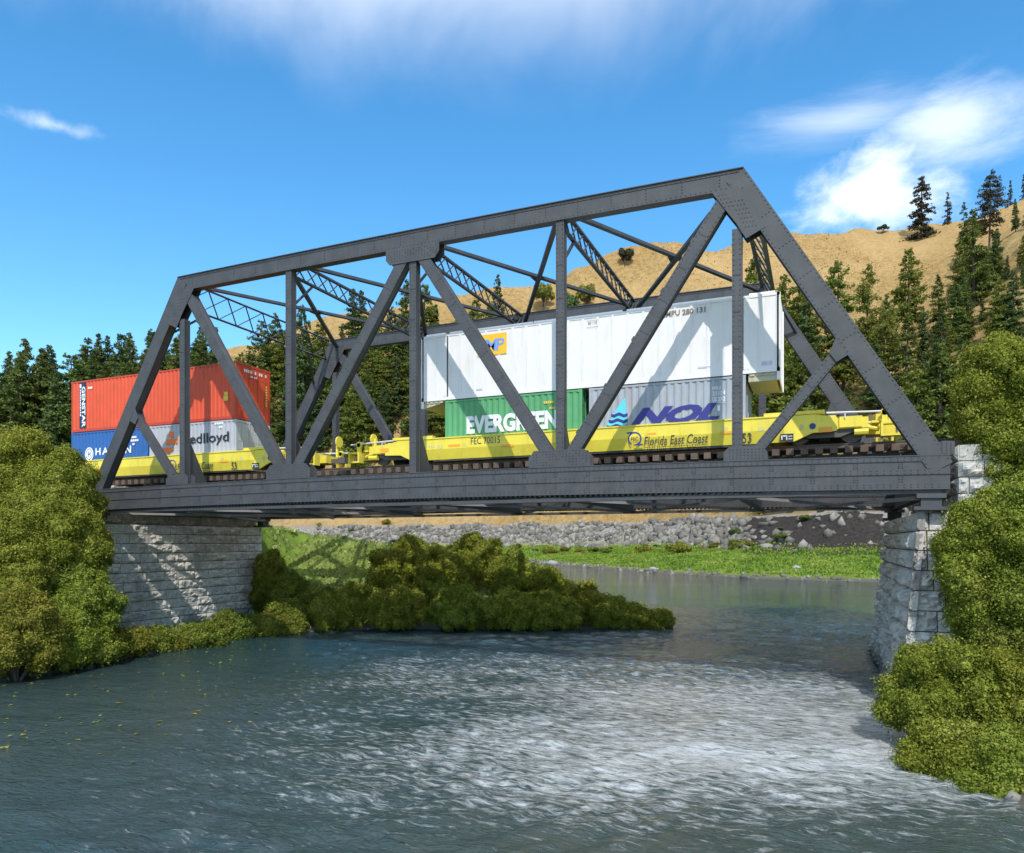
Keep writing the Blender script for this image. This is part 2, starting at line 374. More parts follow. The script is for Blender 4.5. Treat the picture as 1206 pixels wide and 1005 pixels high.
def make_river():
    a=axis([(-640,-60,60),(-60,-26,1.0),(-26,27,.15),(27,60,1.2),(60,640,60)])
    d=axis([(-60,6,8),(6,11,.5),(11,31,.095),(31,46,.15),(46,62,.3),(62,110,1.2),(110,420,10)])
    A,D=np.meshgrid(a,d); rng=np.random.default_rng(5); Z=np.zeros(A.shape)
    # wind chop: many short waves running mostly towards the near bank; calmer water under the left bank
    for i in range(64):
        wl=.30*(9.0**rng.random()); th=rng.normal(0,.55); k=2*np.pi/wl; ph=rng.uniform(0,6.28)
        kx,ky=k*math.sin(th),k*math.cos(th); sl=.060*(.55+.45*rng.random())*(1 if wl<1.3 else .6)
        Z+=sl/k*np.sin(kx*A+ky*D+ph+.8*np.sin(.21*A+.17*D+i))
    wind=np.empty(A.size); ar,dr=A.ravel(),D.ravel()
    for i in range(A.size): wind[i]=mnoise.noise(Vector((ar[i]*.09,dr[i]*.16,3.3)))+.5*mnoise.noise(Vector((ar[i]*.35,dr[i]*.6,7.3)))
    wind=np.clip(.85+.75*wind.reshape(A.shape),.25,1.5)
    calm=sstep(A+.05*(D-25),-11.,-6.5)
    near=sstep(D,6,12)*(1-sstep(D,50,62))*sstep(A,-26,-20)*(1-sstep(A,24,27))
    Z=Z*wind*(.16+.84*calm)*near
    X=CAMX+CS*A-SN*D; Y=CAMY+SN*A+CS*D; V=np.stack([X.ravel(),Y.ravel(),Z.ravel()],1); nr,nc=A.shape
    i=np.arange(nr*nc).reshape(nr,nc); F=np.stack([i[:-1,:-1].ravel(),i[:-1,1:].ravel(),i[1:,1:].ravel(),i[1:,:-1].ravel()],1)
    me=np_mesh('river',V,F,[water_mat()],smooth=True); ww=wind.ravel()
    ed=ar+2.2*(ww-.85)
    fr=.42*sstep(ed,-11.5,-3)*(1-sstep(dr,30,39))*sstep(dr,9,18)+.40*sstep(dr,12,18)*sstep(ed,-4,4)*(1-sstep(dr+3*(ww-.85),22,30))+.40*(ww-.85)  # mask for the painted reflection sheen, strongest in midstream
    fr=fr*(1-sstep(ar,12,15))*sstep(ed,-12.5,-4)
    at=me.attributes.new('painted_sheen','FLOAT','POINT'); at.data.foreach_set('value',fr.astype(np.float32))
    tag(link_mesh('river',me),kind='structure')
make_river()

# ------------------------------------------------------------------ truss bridge
PAN=6.3491; LEN=6*PAN; WID=11.74; TD=.42       # panel, span, truss spacing, truss depth
ZBB,ZBT=1.652+ZR,2.682+ZR; ZTB,ZTT=11.90+ZR,12.582+ZR
ZB,ZT=(ZBB+ZBT)/2,(ZTB+ZTT)/2
def camber(p):
    t=min(1,max(-1,2*p[0]/LEN-1)); return (p[0],p[1],p[2]+.16*(1-t*t))
bridge=empty('truss_bridge',(LEN/2,6,0),'dark grey riveted steel truss bridge carrying the train across the river','bridge')
BO=Vector((LEN/2,6,0))
def bb(mbx,name,mat='steel',warp=camber,label=None):
    o=mbx.build(name,M[mat] if isinstance(mat,str) else mat,bridge,warp)
    if label: o['label']=label
    return o
def lin(a,b,n): return [a+(b-a)*i/(n-1) for i in range(n)]
def member(p0,p1,w,y0,y1,name,rivet=True,battens=0,parent=None,mat='steel',flange=.035):
    """built-up member in the truss plane between two XZ points: two flange plates, a recessed web, rivets"""
    m=MB(); a=Vector((p0[0],0,p0[1])); b=Vector((p1[0],0,p1[1])); t=(b-a).normalized(); s=Vector((-t.z,0,t.x)); L=(b-a).length
    def slab(hw,ya,yb,l0=0,l1=L):
        q=[a+t*l0-s*hw,a+t*l1-s*hw,a+t*l1+s*hw,a+t*l0+s*hw]; poly=[(v.x,v.z) for v in q]
        m.prism_y(poly if True else poly[::-1],ya,yb)
    slab(w/2,y0,y0+flange); slab(w/2,y1-flange,y1); slab(w/2-.035,y0+flange,y1-flange)
    if rivet:
        n=int(L/.17)
        for side in (-1,1):
            for i in range(1,n):
                p=a+t*(L*i/n)+s*(side*(w/2-.055)); m.rivet(p.x,y0,p.z); 
        for k in range(1,int(L/1.25)):
            for j in (-.3,-.1,.1,.3):
                p=a+t*(k*1.25)+s*(j*w*.9); m.rivet(p.x,y0,p.z)
    for k in range(battens):
        l=L*(k+.8)/(battens+.3); p=a+t*l-s*(w/2+.02)
        q=[p-t*.09-s*.035,p+t*.09-s*.035,p+t*.09+s*.03,p-t*.09+s*.03]; m.prism_y([(v.x,v.z) for v in q],y0+.03,y1-.02)
    return m
def truss(yo):
    """one plane of the bridge; yo = its outer face"""
    y0,y1=yo,yo+TD; parts=[]
    # bottom chord in panel lengths so that it follows the camber
    m=MB(); xs=lin(-.02,LEN-.1,19)
    for i in range(18):
        xa,xb=xs[i],xs[i+1]
        m.box(xa,xb,y0+.03,y1-.03,ZBB+.02,ZBT-.02)
        for za,zb in ((ZBT-.19,ZBT),(ZBB,ZBB+.17),(ZB-.085,ZB+.085)):
            m.box(xa,xb,y0,y0+.03,za,zb); m.box(xa,xb,y1-.03,y1,za,zb)
        m.box(xa,xb,y0-.05,y0,ZBB-.035,ZBB); m.box(xa,xb,y1,y1+.05,ZBB-.035,ZBB)
        m.box(xa,xb,y0-.02,y0,ZBT-.03,ZBT)
    n=int(LEN/.19)
    for i in range(n):
        x=.1+i*(LEN-.3)/n
        for z in (ZBT-.07,ZBT-.145,ZB-.05,ZB+.05,ZBB+.045,ZBB+.125): m.rivet(x,y0,z,.022,.014)
    x=1.1
    while x<LEN-.6:
        for z in (ZBT-.25,ZBT-.33,ZB+.13,ZB-.13,ZBB+.3,ZBB+.22):
            m.rivet(x-.05,y0+.03,z,.02,.02); m.rivet(x+.05,y0+.03,z,.02,.02)
        m.box(x-.008,x+.008,y0+.02,y0+.03,ZBB+.17,ZBT-.19)
        x+=1.27
    # lacing bars under the chord
    x=.4
    while x<LEN-.5:
        m.bar((x,y0+.02,ZBB-.07),(x+.0,y1-.02,ZBB-.07),.07,.06); x+=.2
    m.box(.1,LEN-.3,y0+.06,y0+.12,ZBB-.15,ZBB-.02); m.box(.1,LEN-.3,y1-.12,y1-.06,ZBB-.15,ZBB-.02)
    parts.append(('bottom_chord',m))
    m=MB(); xs=lin(PAN-.225,5*PAN+.225,13)
    for i in range(12):
        xa,xb=xs[i],xs[i+1]
        m.box(xa,xb,y0+.02,y1-.02,ZTB+.0,ZTT-.03)
        for za,zb in ((ZTT-.13,ZTT-.03),(ZTB,ZTB+.12)):
            m.box(xa,xb,y0,y0+.02,za,zb); m.box(xa,xb,y1-.02,y1,za,zb)
        m.box(xa,xb,y0-.05,y1+.05,ZTT-.03,ZTT)
        m.box(xa,xb,y0-.02,y0,ZTB-.02,ZTB+.012)
    n=int(4*PAN/.17)
    for i in range(n+1):
        x=PAN+i*4*PAN/n
        for z in (ZTT-.085,ZTB+.06): m.rivet(x,y0,z,.022)
    x=PAN+.7
    while x<5*PAN:
        for z in (ZT+.17,ZT+.06,ZT-.05,ZT-.16): m.rivet(x,y0+.02,z,.022,.02)
        x+=1.27
    parts.append(('top_chord',m))
    for sgn in (0,1):
        X=lambda x: x if sgn==0 else LEN-x
        a=(X(.32),2.62+ZR-.35); b=(X(PAN+.04),ZT+.12)
        mm=member(a,b,.68,y0-.008,y1+.008,'end_post')
        parts.append(('end_post',mm))
        parts.append(('knee_strut',member((X(5.62),ZBT+.42),(X(2.95),6.45+ZR),.34,y0+.05,y1-.05,'knee_strut')))
        # plates at the corners
        def plate(poly,name='gusset_plate',rows=None,dy=.022):
            m=MB(); pl=[(X(x),z) for x,z in poly]
            if sgn==1: pl=pl[::-1]
            m.prism_y(pl,y0-dy,y0+.012); m.prism_y(pl,y1-.012,y1+dy)
            if rows:
                for x,z in rows: m.rivet(X(x),y0-dy,z,.024)
            parts.append((name,m))
        # upper corner plate (polygon given for the left end)
        rv=[(PAN+.25+.12*i,ZTB-.12-.18*j) for i in range(5) for j in range(4)]+[(PAN-.5+.13*i+.0*j,ZTB-.55-.16*j) for i in range(4) for j in range(6)]
        plate([(PAN-.92,10.45+ZR),(PAN-.30,10.15+ZR),(PAN+.02,10.72+ZR),(PAN+.50,11.42+ZR),(PAN+.82,ZTB+.0),(PAN-.1,ZTB+.05)],rows=None)
        m=parts[-1][1]
        for (x,z) in [(PAN-.62+.11*i+.075*j,10.55+ZR+.155*j) for i in range(4) for j in range(7)]: 
            if z<ZTB-.05: m.rivet(X(x),y0-.022,z,.022)
        for (x,z) in [(PAN+.14+.12*i+.07*j,11.33+ZR+.14*j) for i in range(3) for j in range(4)]: 
            if z<ZTB-.05: m.rivet(X(x),y0-.022,z,.022)
        plate([(-.02,ZBT-.0),(.98,ZBT-.0),(.55,ZBT+.28),(.30,ZBT+.42),(-.02,ZBT+.40)],dy=.012)
        m=parts[-1][1]
        for k in range(5): 
            for i in range(3): m.rivet(X(.08+i*.12),y0-.012,ZBT+.05+k*.075,.02)
        plate([(2.62,6.2+ZR),(2.86,6.0+ZR),(3.27,5.76+ZR),(3.47,6.07+ZR),(3.25,6.62+ZR),(3.0,6.95+ZR)],'brace_plate',dy=.004)
        plate([(5.37,ZBT),(6.78,ZBT),(6.78,ZBT+.28),(6.6,ZBT+.47),(5.6,ZBT+.47),(5.37,ZBT+.28)],rows=[(5.5+.12*i,ZBT+.07+.1*j) for i in range(10) for j in range(4)])
        # diagonals and hangers
        parts.append(('diagonal',member((X(PAN+.45),ZTB-.35),(X(2*PAN-.38),ZBT+.35),.46,y0+.01,y1-.01,'diagonal',battens=6 if sgn==0 else 5)))
        parts.append(('diagonal',member((X(2*PAN+.38),ZBT+.35),(X(3*PAN-.42),ZTB-.42),.47,y0+.01,y1-.01,'diagonal',battens=0)))
        parts.append(('hanger',member((X(PAN),ZBT+.05),(X(PAN),10.55+ZR),.32,y0+.04,y1-.04,'hanger')))
        parts.append(('hanger',member((X(2*PAN),ZBT+.05),(X(2*PAN),ZTB),.32,y0+.04,y1-.04,'hanger')))
        plate([(11.5,ZBT),(13.93,ZBT),(13.93,ZBT+.36),(13.70,ZBT+.62),(11.73,ZBT+.62),(11.5,ZBT+.36)],
              rows=[(11.65+.13*i,ZBT+.08+.1*j) for i in range(17) for j in range(6) if (i*7+j*3)%5 and (i<6 or i>10 or j>1)])
    parts.append(('hanger',member((3*PAN,ZBT),(3*PAN,ZTB),.32,y0+.04,y1-.04,'hanger')))
    m=MB(); pl=[(17.98,ZTB-.62),(20.1,ZTB-.62),(20.3,ZTB-.35),(20.3,ZTB+.02),(17.8,ZTB+.02),(17.8,ZTB-.42)]
    m.prism_y(pl,y0-.022,y0+.012); m.prism_y(pl,y1-.012,y1+.022)
    for i in range(18):
        for j in range(5):
            if (i*5+j*3)%4 and (i<7 or i>10 or j<3): m.rivet(17.95+.13*i,y0-.022,ZTB-.09-.1*j,.022)
    parts.append(('gusset_plate',m))
    # shoes at both ends
    for xa in (.12,LEN-1.0):
        m=MB(); m.box(xa,xa+.8,y0-.05,y1+.05,ZBB-.30,ZBB-.16); m.box(xa+.12,xa+.68,y0+.02,y1-.02,ZBB-.56,ZBB-.30); m.box(xa-.08,xa+.88,y0-.12,y1+.12,.98+ZR,ZBB-.56)
        parts.append(('bearing',m))
    return parts
for yo in (0.0,WID):
    for name,m in truss(yo): bb(m,name)
# cross bracing overhead
for i in range(1,5):
    for (ya,yb) in ((TD-.05,WID+.05),(WID+.05,TD-.05)):
        m=MB(); z=ZT+ (.02 if ya<yb else -.12)
        m.bar((i*PAN+.2,ya,z),((i+1)*PAN-.2,yb,z),.20,.13); bb(m,'top_brace','steel')
    m=MB(); m.box((i+.5)*PAN-.28,(i+.5)*PAN+.28,(WID+TD)/2-.28,(WID+TD)/2+.28,ZT-.062,ZT-.042); bb(m,'brace_plate')
def lattice(x_top,z_top,x_bot,z_bot,name):
    m=MB(); ya,yb=TD-.02,WID+.02; th=.1
    tvec=Vector((x_bot-x_top,0,z_bot-z_top)); un=tvec.normalized()
    for (x,z) in ((x_top,z_top),(x_bot,z_bot)):
        m.bar((x,ya,z),(x,yb,z),.16,.085,un)
    n=int(round((yb-ya)/(tvec.length*1.1))); st=(yb-ya)/n
    for k in range(n):
        p=(x_top,ya+k*st,z_top); q=(x_bot,ya+(k+1)*st,z_bot); m.bar(p,q,.035,.055,(1,0,0))
        p=(x_top+.045,ya+(k+1)*st,z_top); q=(x_bot+.045,ya+k*st,z_bot); m.bar(p,q,.035,.055,(1,0,0))
    bb(m,name)
for i in (2,3,4): lattice(i*PAN,ZTT-.12,i*PAN,ZTT-.84,'sway_strut')
k=.66/10.07
lattice(PAN-.0,ZTT-.16,PAN-.62,ZTT-1.14,'portal_strut'); lattice(5*PAN+.0,ZTT-.16,5*PAN+.62,ZTT-1.14,'portal_strut')
for xo,sg in ((PAN,-1),(5*PAN,1)):
    for ya,yb in ((TD,TD+1.7),(WID,WID-1.7)):
        m=MB(); m.bar((xo+sg*1.55,ya,ZTT-2.6),(xo+sg*.62,yb,ZTT-1.16),.12,.1); bb(m,'portal_knee')
for i in (2,3,4):
    for ya,yb in ((TD,TD+1.3),(WID,WID-1.3)):
        m=MB(); m.bar((i*PAN,ya,ZTT-2.1),(i*PAN,yb,ZTT-.86),.1,.08); bb(m,'sway_knee')
# floor
for i in range(7):
    x=min(max(i*PAN,.45),LEN-.6)
    m=MB(); m.box(x-.03,x+.03,TD-.04,WID+.04,1.50+ZR,2.62+ZR); m.box(x-.17,x+.17,TD-.04,WID+.04,2.62+ZR,2.66+ZR); m.box(x-.17,x+.17,TD-.02,WID+.02,1.46+ZR,1.50+ZR)
    bb(m,'floor_beam','dark_steel')
    if 0<i<6:
        for yy,sg in ((TD-.03,1),(WID+.03,-1)):
            m=MB(); m.prism_x([(yy,2.66+ZR),(yy+sg*1.25,2.66+ZR),(yy+sg*.12,4.75+ZR),(yy,4.75+ZR)],x-.03,x+.03); bb(m,'bracket_plate')
for y in (3.0,4.52,7.75,9.25):
    m=MB(); m.box(.3,LEN-.4,y-.02,y+.02,2.30+ZR,3.12+ZR); m.box(.3,LEN-.4,y-.15,y+.15,3.12+ZR,3.15+ZR); m.box(.3,LEN-.4,y-.14,y+.14,2.27+ZR,2.30+ZR)
    for i in range(31): m.box(.9+i*1.2,.94+i*1.2,y-.12,y-.02,2.30+ZR,3.12+ZR)
    bb(m,'stringer','steel',None)
for i in range(6):
    x0,x1=max(i*PAN,.6),min((i+1)*PAN,LEN-.7)
    for k,(ya,yb) in enumerate(((TD,WID),(WID,TD))):
        m=MB(); z=1.43+ZR-.08*k
        m.bar((x0,ya,z),(x1,yb,z),.17,.02); m.bar((x0,ya+.0,z+.06),(x1,yb,z+.06),.02,.1); bb(m,'bottom_brace','steel_lit')
    m=MB(); xc=(x0+x1)/2; m.box(xc-.4,xc+.4,5.7,6.5,1.33+ZR,1.345+ZR); bb(m,'brace_plate','dark_steel')

# ------------------------------------------------------------------ railway track
TY=3.76; RT=3.55+ZR
track=empty('railway_track',(18,TY,RT-.4),'brown rails on dark timber ties crossing the bridge under the train','railway track')
for y in (TY-.755,TY+.755):
    m=MB(); m.box(-40,75,y-.035,y+.035,RT-.045,RT); m.box(-40,75,y-.012,y+.012,RT-.14,RT-.045); m.box(-40,75,y-.07,y+.07,RT-.165,RT-.14); m.build('rail',M['rust'],track)
def tie_mb():
    m=MB(); x=-7.4; z0,z1=RT-.395,RT-.168
    a,b=.125,.012
    m.prism_x([(TY-1.32,z0),(TY+1.32,z0),(TY+1.32,z1-b),(TY+1.32-b,z1),(TY-1.32+b,z1),(TY-1.32,z1-b)],x-a,x+a)
    for yy in (TY-.755,TY+.755):
        m.box(x-.09,x+.09,yy-.17,yy-.075,z1,z1+.03); m.box(x-.09,x+.09,yy+.075,yy+.17,z1,z1+.03)
    return m
t0=tie_mb().build('tie',M['tie'],track)
for i in range(1,98):
    t=t0.copy(); COL.objects.link(t); t.location.x=t0.location.x+i*.485; t.parent=track

# ------------------------------------------------------------------ lettering
def lettering(s, rect, at, mat, parent, face='front', bold=0., shear=0., turn=0, spacing=1., name='lettering', thick=.006):
    """text filled into rect (u0,u1,z0,z1) on the face; front faces -Y at y=at, end faces +X at x=at"""
    cu=bpy.data.curves.new('text','FONT'); cu.body=s; cu.offset=bold; cu.shear=shear; cu.space_character=spacing; cu.resolution_u=3
    ob=bpy.data.objects.new('text',cu); COL.objects.link(ob)
    dg=bpy.context.evaluated_depsgraph_get(); dg.update()
    me=bpy.data.meshes.new_from_object(ob.evaluated_get(dg))
    bpy.data.objects.remove(ob); bpy.data.curves.remove(cu)
    n=len(me.vertices); co=np.empty(n*3); me.vertices.foreach_get('co',co); co=co.reshape(-1,3)
    p=co[:,:2].copy()
    if turn==-1: p=np.stack([p[:,1],-p[:,0]],1)     # reads downwards
    lo,hi=p.min(0),p.max(0); q=(p-lo)/(hi-lo)
    U=rect[0]+q[:,0]*(rect[1]-rect[0]); Z=rect[2]+q[:,1]*(rect[3]-rect[2])
    rl=root_loc(parent)
    if face=='front': w=np.stack([U,np.full(n,at-thick),Z],1)
    else: w=np.stack([np.full(n,at+thick),U,Z],1)
    w=w-np.array(rl); me.vertices.foreach_set('co',w.astype(np.float32).ravel())
    me.materials.clear(); me.materials.append(mat); me.name=name; me.update()
    return link_mesh(name,me,parent)
def marks(rects, at, mat, parent, face='front', name='marking', thick=.006):
    m=MB()
    for (u0,u1,z0,z1) in rects:
        if face=='front': m.add([(u0,at-thick,z0),(u1,at-thick,z0),(u1,at-thick,z1),(u0,at-thick,z1)],[(0,1,2,3)])
        else: m.add([(at+thick,u0,z0),(at+thick,u1,z0),(at+thick,u1,z1),(at+thick,u0,z1)],[(0,1,2,3)])
    return m.build(name,mat,parent)
def polys(pl, at, mat, parent, name='emblem', thick=.006):
    m=MB()
    for p in pl: m.add([(x,at-thick,z) for x,z in p],[tuple(range(len(p)))])
    return m.build(name,mat,parent)
def dashes(u0,u1,z0,z1,n,seed,gap=.3):
    r=random.Random(seed); w=(u1-u0)/n
    return [(u0+i*w,u0+(i+1-gap)*w,z0,z1) for i in range(n) if r.random()>.12]
def circle(cx,cz,rx,rz,n=24,a0=0,a1=2*math.pi): return [(cx+rx*math.cos(a0+(a1-a0)*i/n),cz+rz*math.sin(a0+(a1-a0)*i/n)) for i in range(n)]
def ring(cx,cz,rx,rz,w,at,mat,parent,a0=0.,a1=2*math.pi,name='emblem'):
    n=28; m=MB()
    o=[(cx+rx*math.cos(a0+(a1-a0)*i/n),cz+rz*math.sin(a0+(a1-a0)*i/n)) for i in range(n+1)]
    q=[(cx+(rx-w)*math.cos(a0+(a1-a0)*i/n),cz+(rz-w)*math.sin(a0+(a1-a0)*i/n)) for i in range(n+1)]
    for i in range(n): m.add([(x,at-.007,z) for x,z in (o[i],o[i+1],q[i+1],q[i])],[(3,2,1,0)])
    return m.build(name,mat,parent)

# image columns on the train's near side -> X (the side faces y = 2.54)
YS=2.54
def ix(x,y=YS):
    t=(x-PX0)/FPX; return CAMX+(y-CAMY)*(t*CS-SN)/(CS+t*SN)
def iz(x,yy,y=YS):
    X=ix(x,y); d=-SN*(X-CAMX)+CS*(y-CAMY); return ZR+(HY-yy)/FPX*d

# ------------------------------------------------------------------ containers
def corrugated(m, p, q, z0, z1, nrm, depth=.036, per=.278):
    """vertical trapezoid corrugation from p to q (XY), recessed opposite to nrm"""
    p,q=Vector((*p,0)),Vector((*q,0)); t=(q-p); L=t.length; t.normalize(); nr=Vector((*nrm,0))
    n=max(1,int(round(L/per))); w=L/n; pts=[]
    for i in range(n):
        for fr,dp in ((.0,0),(.26,0),(.5,1),(.76,1)): pts.append(p+t*((i+fr)*w)-nr*(depth*dp))
    pts.append(q); vs=[(a.x,a.y,z0) for a in pts]+[(a.x,a.y,z1) for a in pts]; k=len(pts)
    m.add(vs,[(i,i+1,k+i+1,k+i) for i in range(k-1)])
def container(name,label,x0,L,z0,H,paint_,rail,doors=True,y0=YS,W=2.438):
    r=empty(name,(x0+L/2,y0+W/2,z0),label,'container','shipping containers on the well cars'); x1=x0+L; y1=y0+W
    x0+=.012; x1-=.012
    f=MB(); cp=.11
    for xa,xb in ((x0,x0+cp),(x1-cp,x1)):
        for ya,yb in ((y0,y0+cp),(y1-cp,y1)): f.box(xa,xb,ya,yb,z0+.118,z1_(z0,H)-.118)
    for ya,yb in ((y0,y0+.07),(y1-.07,y1)):
        f.box(x0+cp,x1-cp,ya,yb,z0+.01,z0+.16); f.box(x0+cp,x1-cp,ya,yb,z0+H-.09,z0+H-.01)
    for xa,xb in ((x0,x0+.07),(x1-.07,x1)):
        f.box(xa,xb,y0+cp,y1-cp,z0+.01,z0+.16); f.box(xa,xb,y0+cp,y1-cp,z0+H-.12,z0+H-.01)
    f.build('frame',rail,r)
    sw=[]
    for ya,nr in ((y0,-1),(y1,1)):
        m=MB(); a,b=(x0+cp,ya-nr*.008),(x1-cp,ya-nr*.008)
        corrugated(m,a if nr<0 else b,b if nr<0 else a,z0+.16,z0+H-.09,(0,nr)); sw.append(m.build('side_wall',paint_,r))
    m=MB(); corrugated(m,(x0+.01,y1-cp),(x0+.01,y0+cp),z0+.16,z0+H-.12,(-1,0)); m.build('end_wall',paint_,r)
    if doors:
        ym=(y0+y1)/2
        for ya,yb in ((y0+cp+.005,ym-.006),(ym+.006,y1-cp-.005)):
            m=MB(); m.box(x1-.06,x1-.02,ya,yb,z0+.17,z0+H-.13)
            for k in range(1,5): m.box(x1-.02,x1-.008,ya+.05,yb-.05,z0+.17+k*(H-.3)/5-.02,z0+.17+k*(H-.3)/5+.02)
            d=m.build('door',paint_,r)
            b=MB()
            for yy in (ya+.3,yb-.3): b.tube((x1+.012,yy,z0+.14),(x1+.012,yy,z0+H-.1),.018,n=6)
            b.build('lock_rod',rail,d)
    else:
        m=MB(); corrugated(m,(x1-.01,y0+cp),(x1-.01,y1-cp),z0+.16,z0+H-.12,(1,0)); m.build('end_wall',paint_,r)
    m=MB(); m.box(x0+.05,x1-.05,y0+.05,y1-.05,z0+H-.045,z0+H-.02); m.build('roof',paint_,r)
    m=MB(); m.box(x0+.06,x1-.06,y0+.06,y1-.06,z0+.06,z0+.13)
    for i in range(int(L/.6)): m.box(x0+.4+i*.6,x0+.46+i*.6,y0+.07,y1-.07,z0+.02,z0+.06)
    m.build('underfloor',rail,r)
    for xa in (x0-.004,x1-.174):
        for ya in (y0-.004,y1-.158):
            for za in (z0,z0+H-.118):
                c=MB(); c.box(xa,xa+.178,ya,ya+.162,za,za+.118); c.build('corner_casting',rail,r)
    return r,sw[0]
def z1_(z0,H): return z0+H
ZC=3.62+ZR     # floor level of the lower containers
H8,H9=2.591,2.896
X20=6.058
# left car
xl=ix(84)
blue,bw=container('shipping_container','blue twenty foot container with white lettering under the red container','x' and xl,X20,ZC,H8,M['blue'],M['blue'])
grey,gw=container('shipping_container','pale grey twenty foot container with orange emblem under the red container',xl+X20+.08,X20,ZC,H8,M['grey'],M['grey'])
red,rw=container('shipping_container','bright red forty foot container stacked on the blue and pale grey ones',xl,12.192,ZC+H8+.02,H9,M['red'],M['red_dark'])
# right car
xg=ix(524)
green,nw=container('shipping_container','green twenty foot container with white lettering under the white container',xg,6.3,ZC,H8,M['green'],M['green'])
nol,ow=container('shipping_container','weathered grey container with big navy italic letters and wave emblem',ix(693.5),X20,ZC,H8,M['greyblue'],M['greyblue'])

F=YS
L_=lambda s,x0,x1,yt,yb,mat,par,**k: lettering(s,(ix(x0),ix(x1),iz(x0,yb),iz(x0,yt)),F,M[mat],par,**k)
# red container
zr0=ZC+H8+.02; xs0,xs1=ix(93.7),ix(101.2)
marks([(xs0,xs1,zr0+.2,zr0+H9-.1)],F,M['darkstrip'],rw,name='name_strip')
lettering('GENSTAR',(xs0+.20,xs1-.03,zr0+.25,zr0+H9-.35),F,M['inkw'],rw,bold=.03,turn=-1,thick=.012)
marks([(xs0+.05,xs0+.13,zr0+.9+i*.14,zr0+1.0+i*.14) for i in range(11)],F,M['inkw'],rw,thick=.012)
marks([(xs0+.03,xs0+.17,zr0+H9-.42,zr0+H9-.2)],F,M['inkw'],rw,thick=.012)
marks(dashes(ix(103.5),ix(109),zr0+H9-.52,zr0+H9-.40,5,1,.2),F,M['inkw'],rw)
xk=ix(266); marks([(xk-.16,xk+.16,zr0+.95,zr0+1.2),(xk-.12,xk+.12,zr0+1.22,zr0+1.4)],F,M['inkyel'],rw)
xk=ix(274.5); marks([(xk-.05,xk+.05,zr0+1.5+i*.1,zr0+1.57+i*.1) for i in range(8)],F,M['inkyel'],rw)
rx1=xl+12.192-.012
rdoor=[c for c in red.children if c.name.startswith('door')]
dz=zr0+H9
marks(dashes(YS+.55,YS+1.15,dz-.42,dz-.27,5,3)+dashes(YS+1.0,YS+1.18,dz-.62,dz-.53,2,3),rx1,M['inkw'],rdoor[0],'end')
marks(dashes(YS+1.3,YS+2.2,dz-.42,dz-.27,6,4)+dashes(YS+1.26,YS+1.5,dz-.62,dz-.53,2,5),rx1,M['inkw'],rdoor[1],'end')
marks([(YS+2.1,YS+2.22,dz-.95-i*.14,dz-.86-i*.14) for i in range(8)],rx1,M['inkyel'],rdoor[1],'end')
# blue container
bz=ZC
L_('HANJIN',112.5,154.5,528,539,'inkw',bw,bold=.025,spacing=1.35)
xc_,zc_=ix(105.2),iz(105.2,535); ring(xc_,zc_,.34,.38,.07,F,M['inkw'],bw); polys([circle(xc_,zc_,.24,.27)],F,M['inkw'],bw)
lettering('H',(xc_-.10,xc_+.10,zc_-.15,zc_+.15),F,M['blue'],bw,bold=.03,thick=.012)
for k,(xa,xb,yy) in enumerate(((155,161,514),(154,163.5,518),(156,161.5,522))):
    marks(dashes(ix(xa),ix(xb),iz(xa,yy+2.4),iz(xa,yy),4,k,.15),F,M['inkw'],bw)
# pale grey container with the orange emblem
L_('Nedlloyd',212,269.5,512.5,527.5,'ink',gw,bold=.02)
def P2(x,y): return (ix(x),iz(x,y))
polys([[P2(199,515.5),P2(204.6,514.8),P2(204.6,508.3),P2(199,508.8)],
       [P2(195,524),P2(209.5,522.5),P2(210,516),P2(197,517.4),P2(195.2,520)],
       [P2(191.5,528),P2(204.5,526.5),P2(204,530),P2(201,533),P2(196.5,533.6),P2(192.5,531.4)]],F,M['orange'],gw)
marks(dashes(ix(253),ix(266),iz(258,500),iz(258,497.5),5,9,.2)+dashes(ix(258),ix(265),iz(258,504.5),iz(258,502),3,2,.2),F,M['inkw'],gw)
# green container
L_('EVERGREEN',549.5,657,490.5,511.5,'inkw',nw,bold=.05)
marks(dashes(ix(640.5),ix(655),iz(645,475.5),iz(645,472.5),6,3,.25)+dashes(ix(647),ix(655),iz(647,482),iz(647,480),3,3,.25),F,M['inkyel'],nw)
# weathered container with the wave emblem
L_('NOL',742.5,848,481.5,502,'navy',ow,bold=.055,shear=.42)
tri=[P2(712,505),P2(738.5,505),P2(736.5,468),P2(730,476)]
polys([tri],F,M['cyan'],ow,thick=.003)
def wave(x0,x1,y,h,dy):
    n=14; top=[]; bot=[]
    for i in range(n+1):
        x=x0+(x1-x0)*i/n; w=1.1*math.sin(i/n*2*math.pi*1.6); top.append(P2(x,y+dy*i/n+w)); bot.append(P2(x,y+dy*i/n+w+h))
    return bot+top[::-1]
for (x0,y) in ((720,487.3),(717,494.2),(714.5,500.8)):
    w=wave(x0,739.3,y,3.7,-.4); n=len(w)//2
    m=MB()
    for i in range(n-1): m.add([(w[j][0],F-.010,w[j][1]) for j in (i,i+1,2*n-2-i,2*n-1-i)],[(0,1,2,3)])
    m.build('emblem',M['navy'],ow)
L_('NOLU',839,849,455.5,459.5,'inkw',ow,bold=.03); L_('211112 4',839,854,461,466.5,'inkw',ow,bold=.03); L_('US 2043',839,854,468,473.5,'inkw',ow,bold=.03)
marks([(ix(839),ix(854),iz(845,474.6),iz(845,474)),(ix(845),ix(848),iz(845,484.5),iz(845,477.5))],F,M['inkw'],ow)

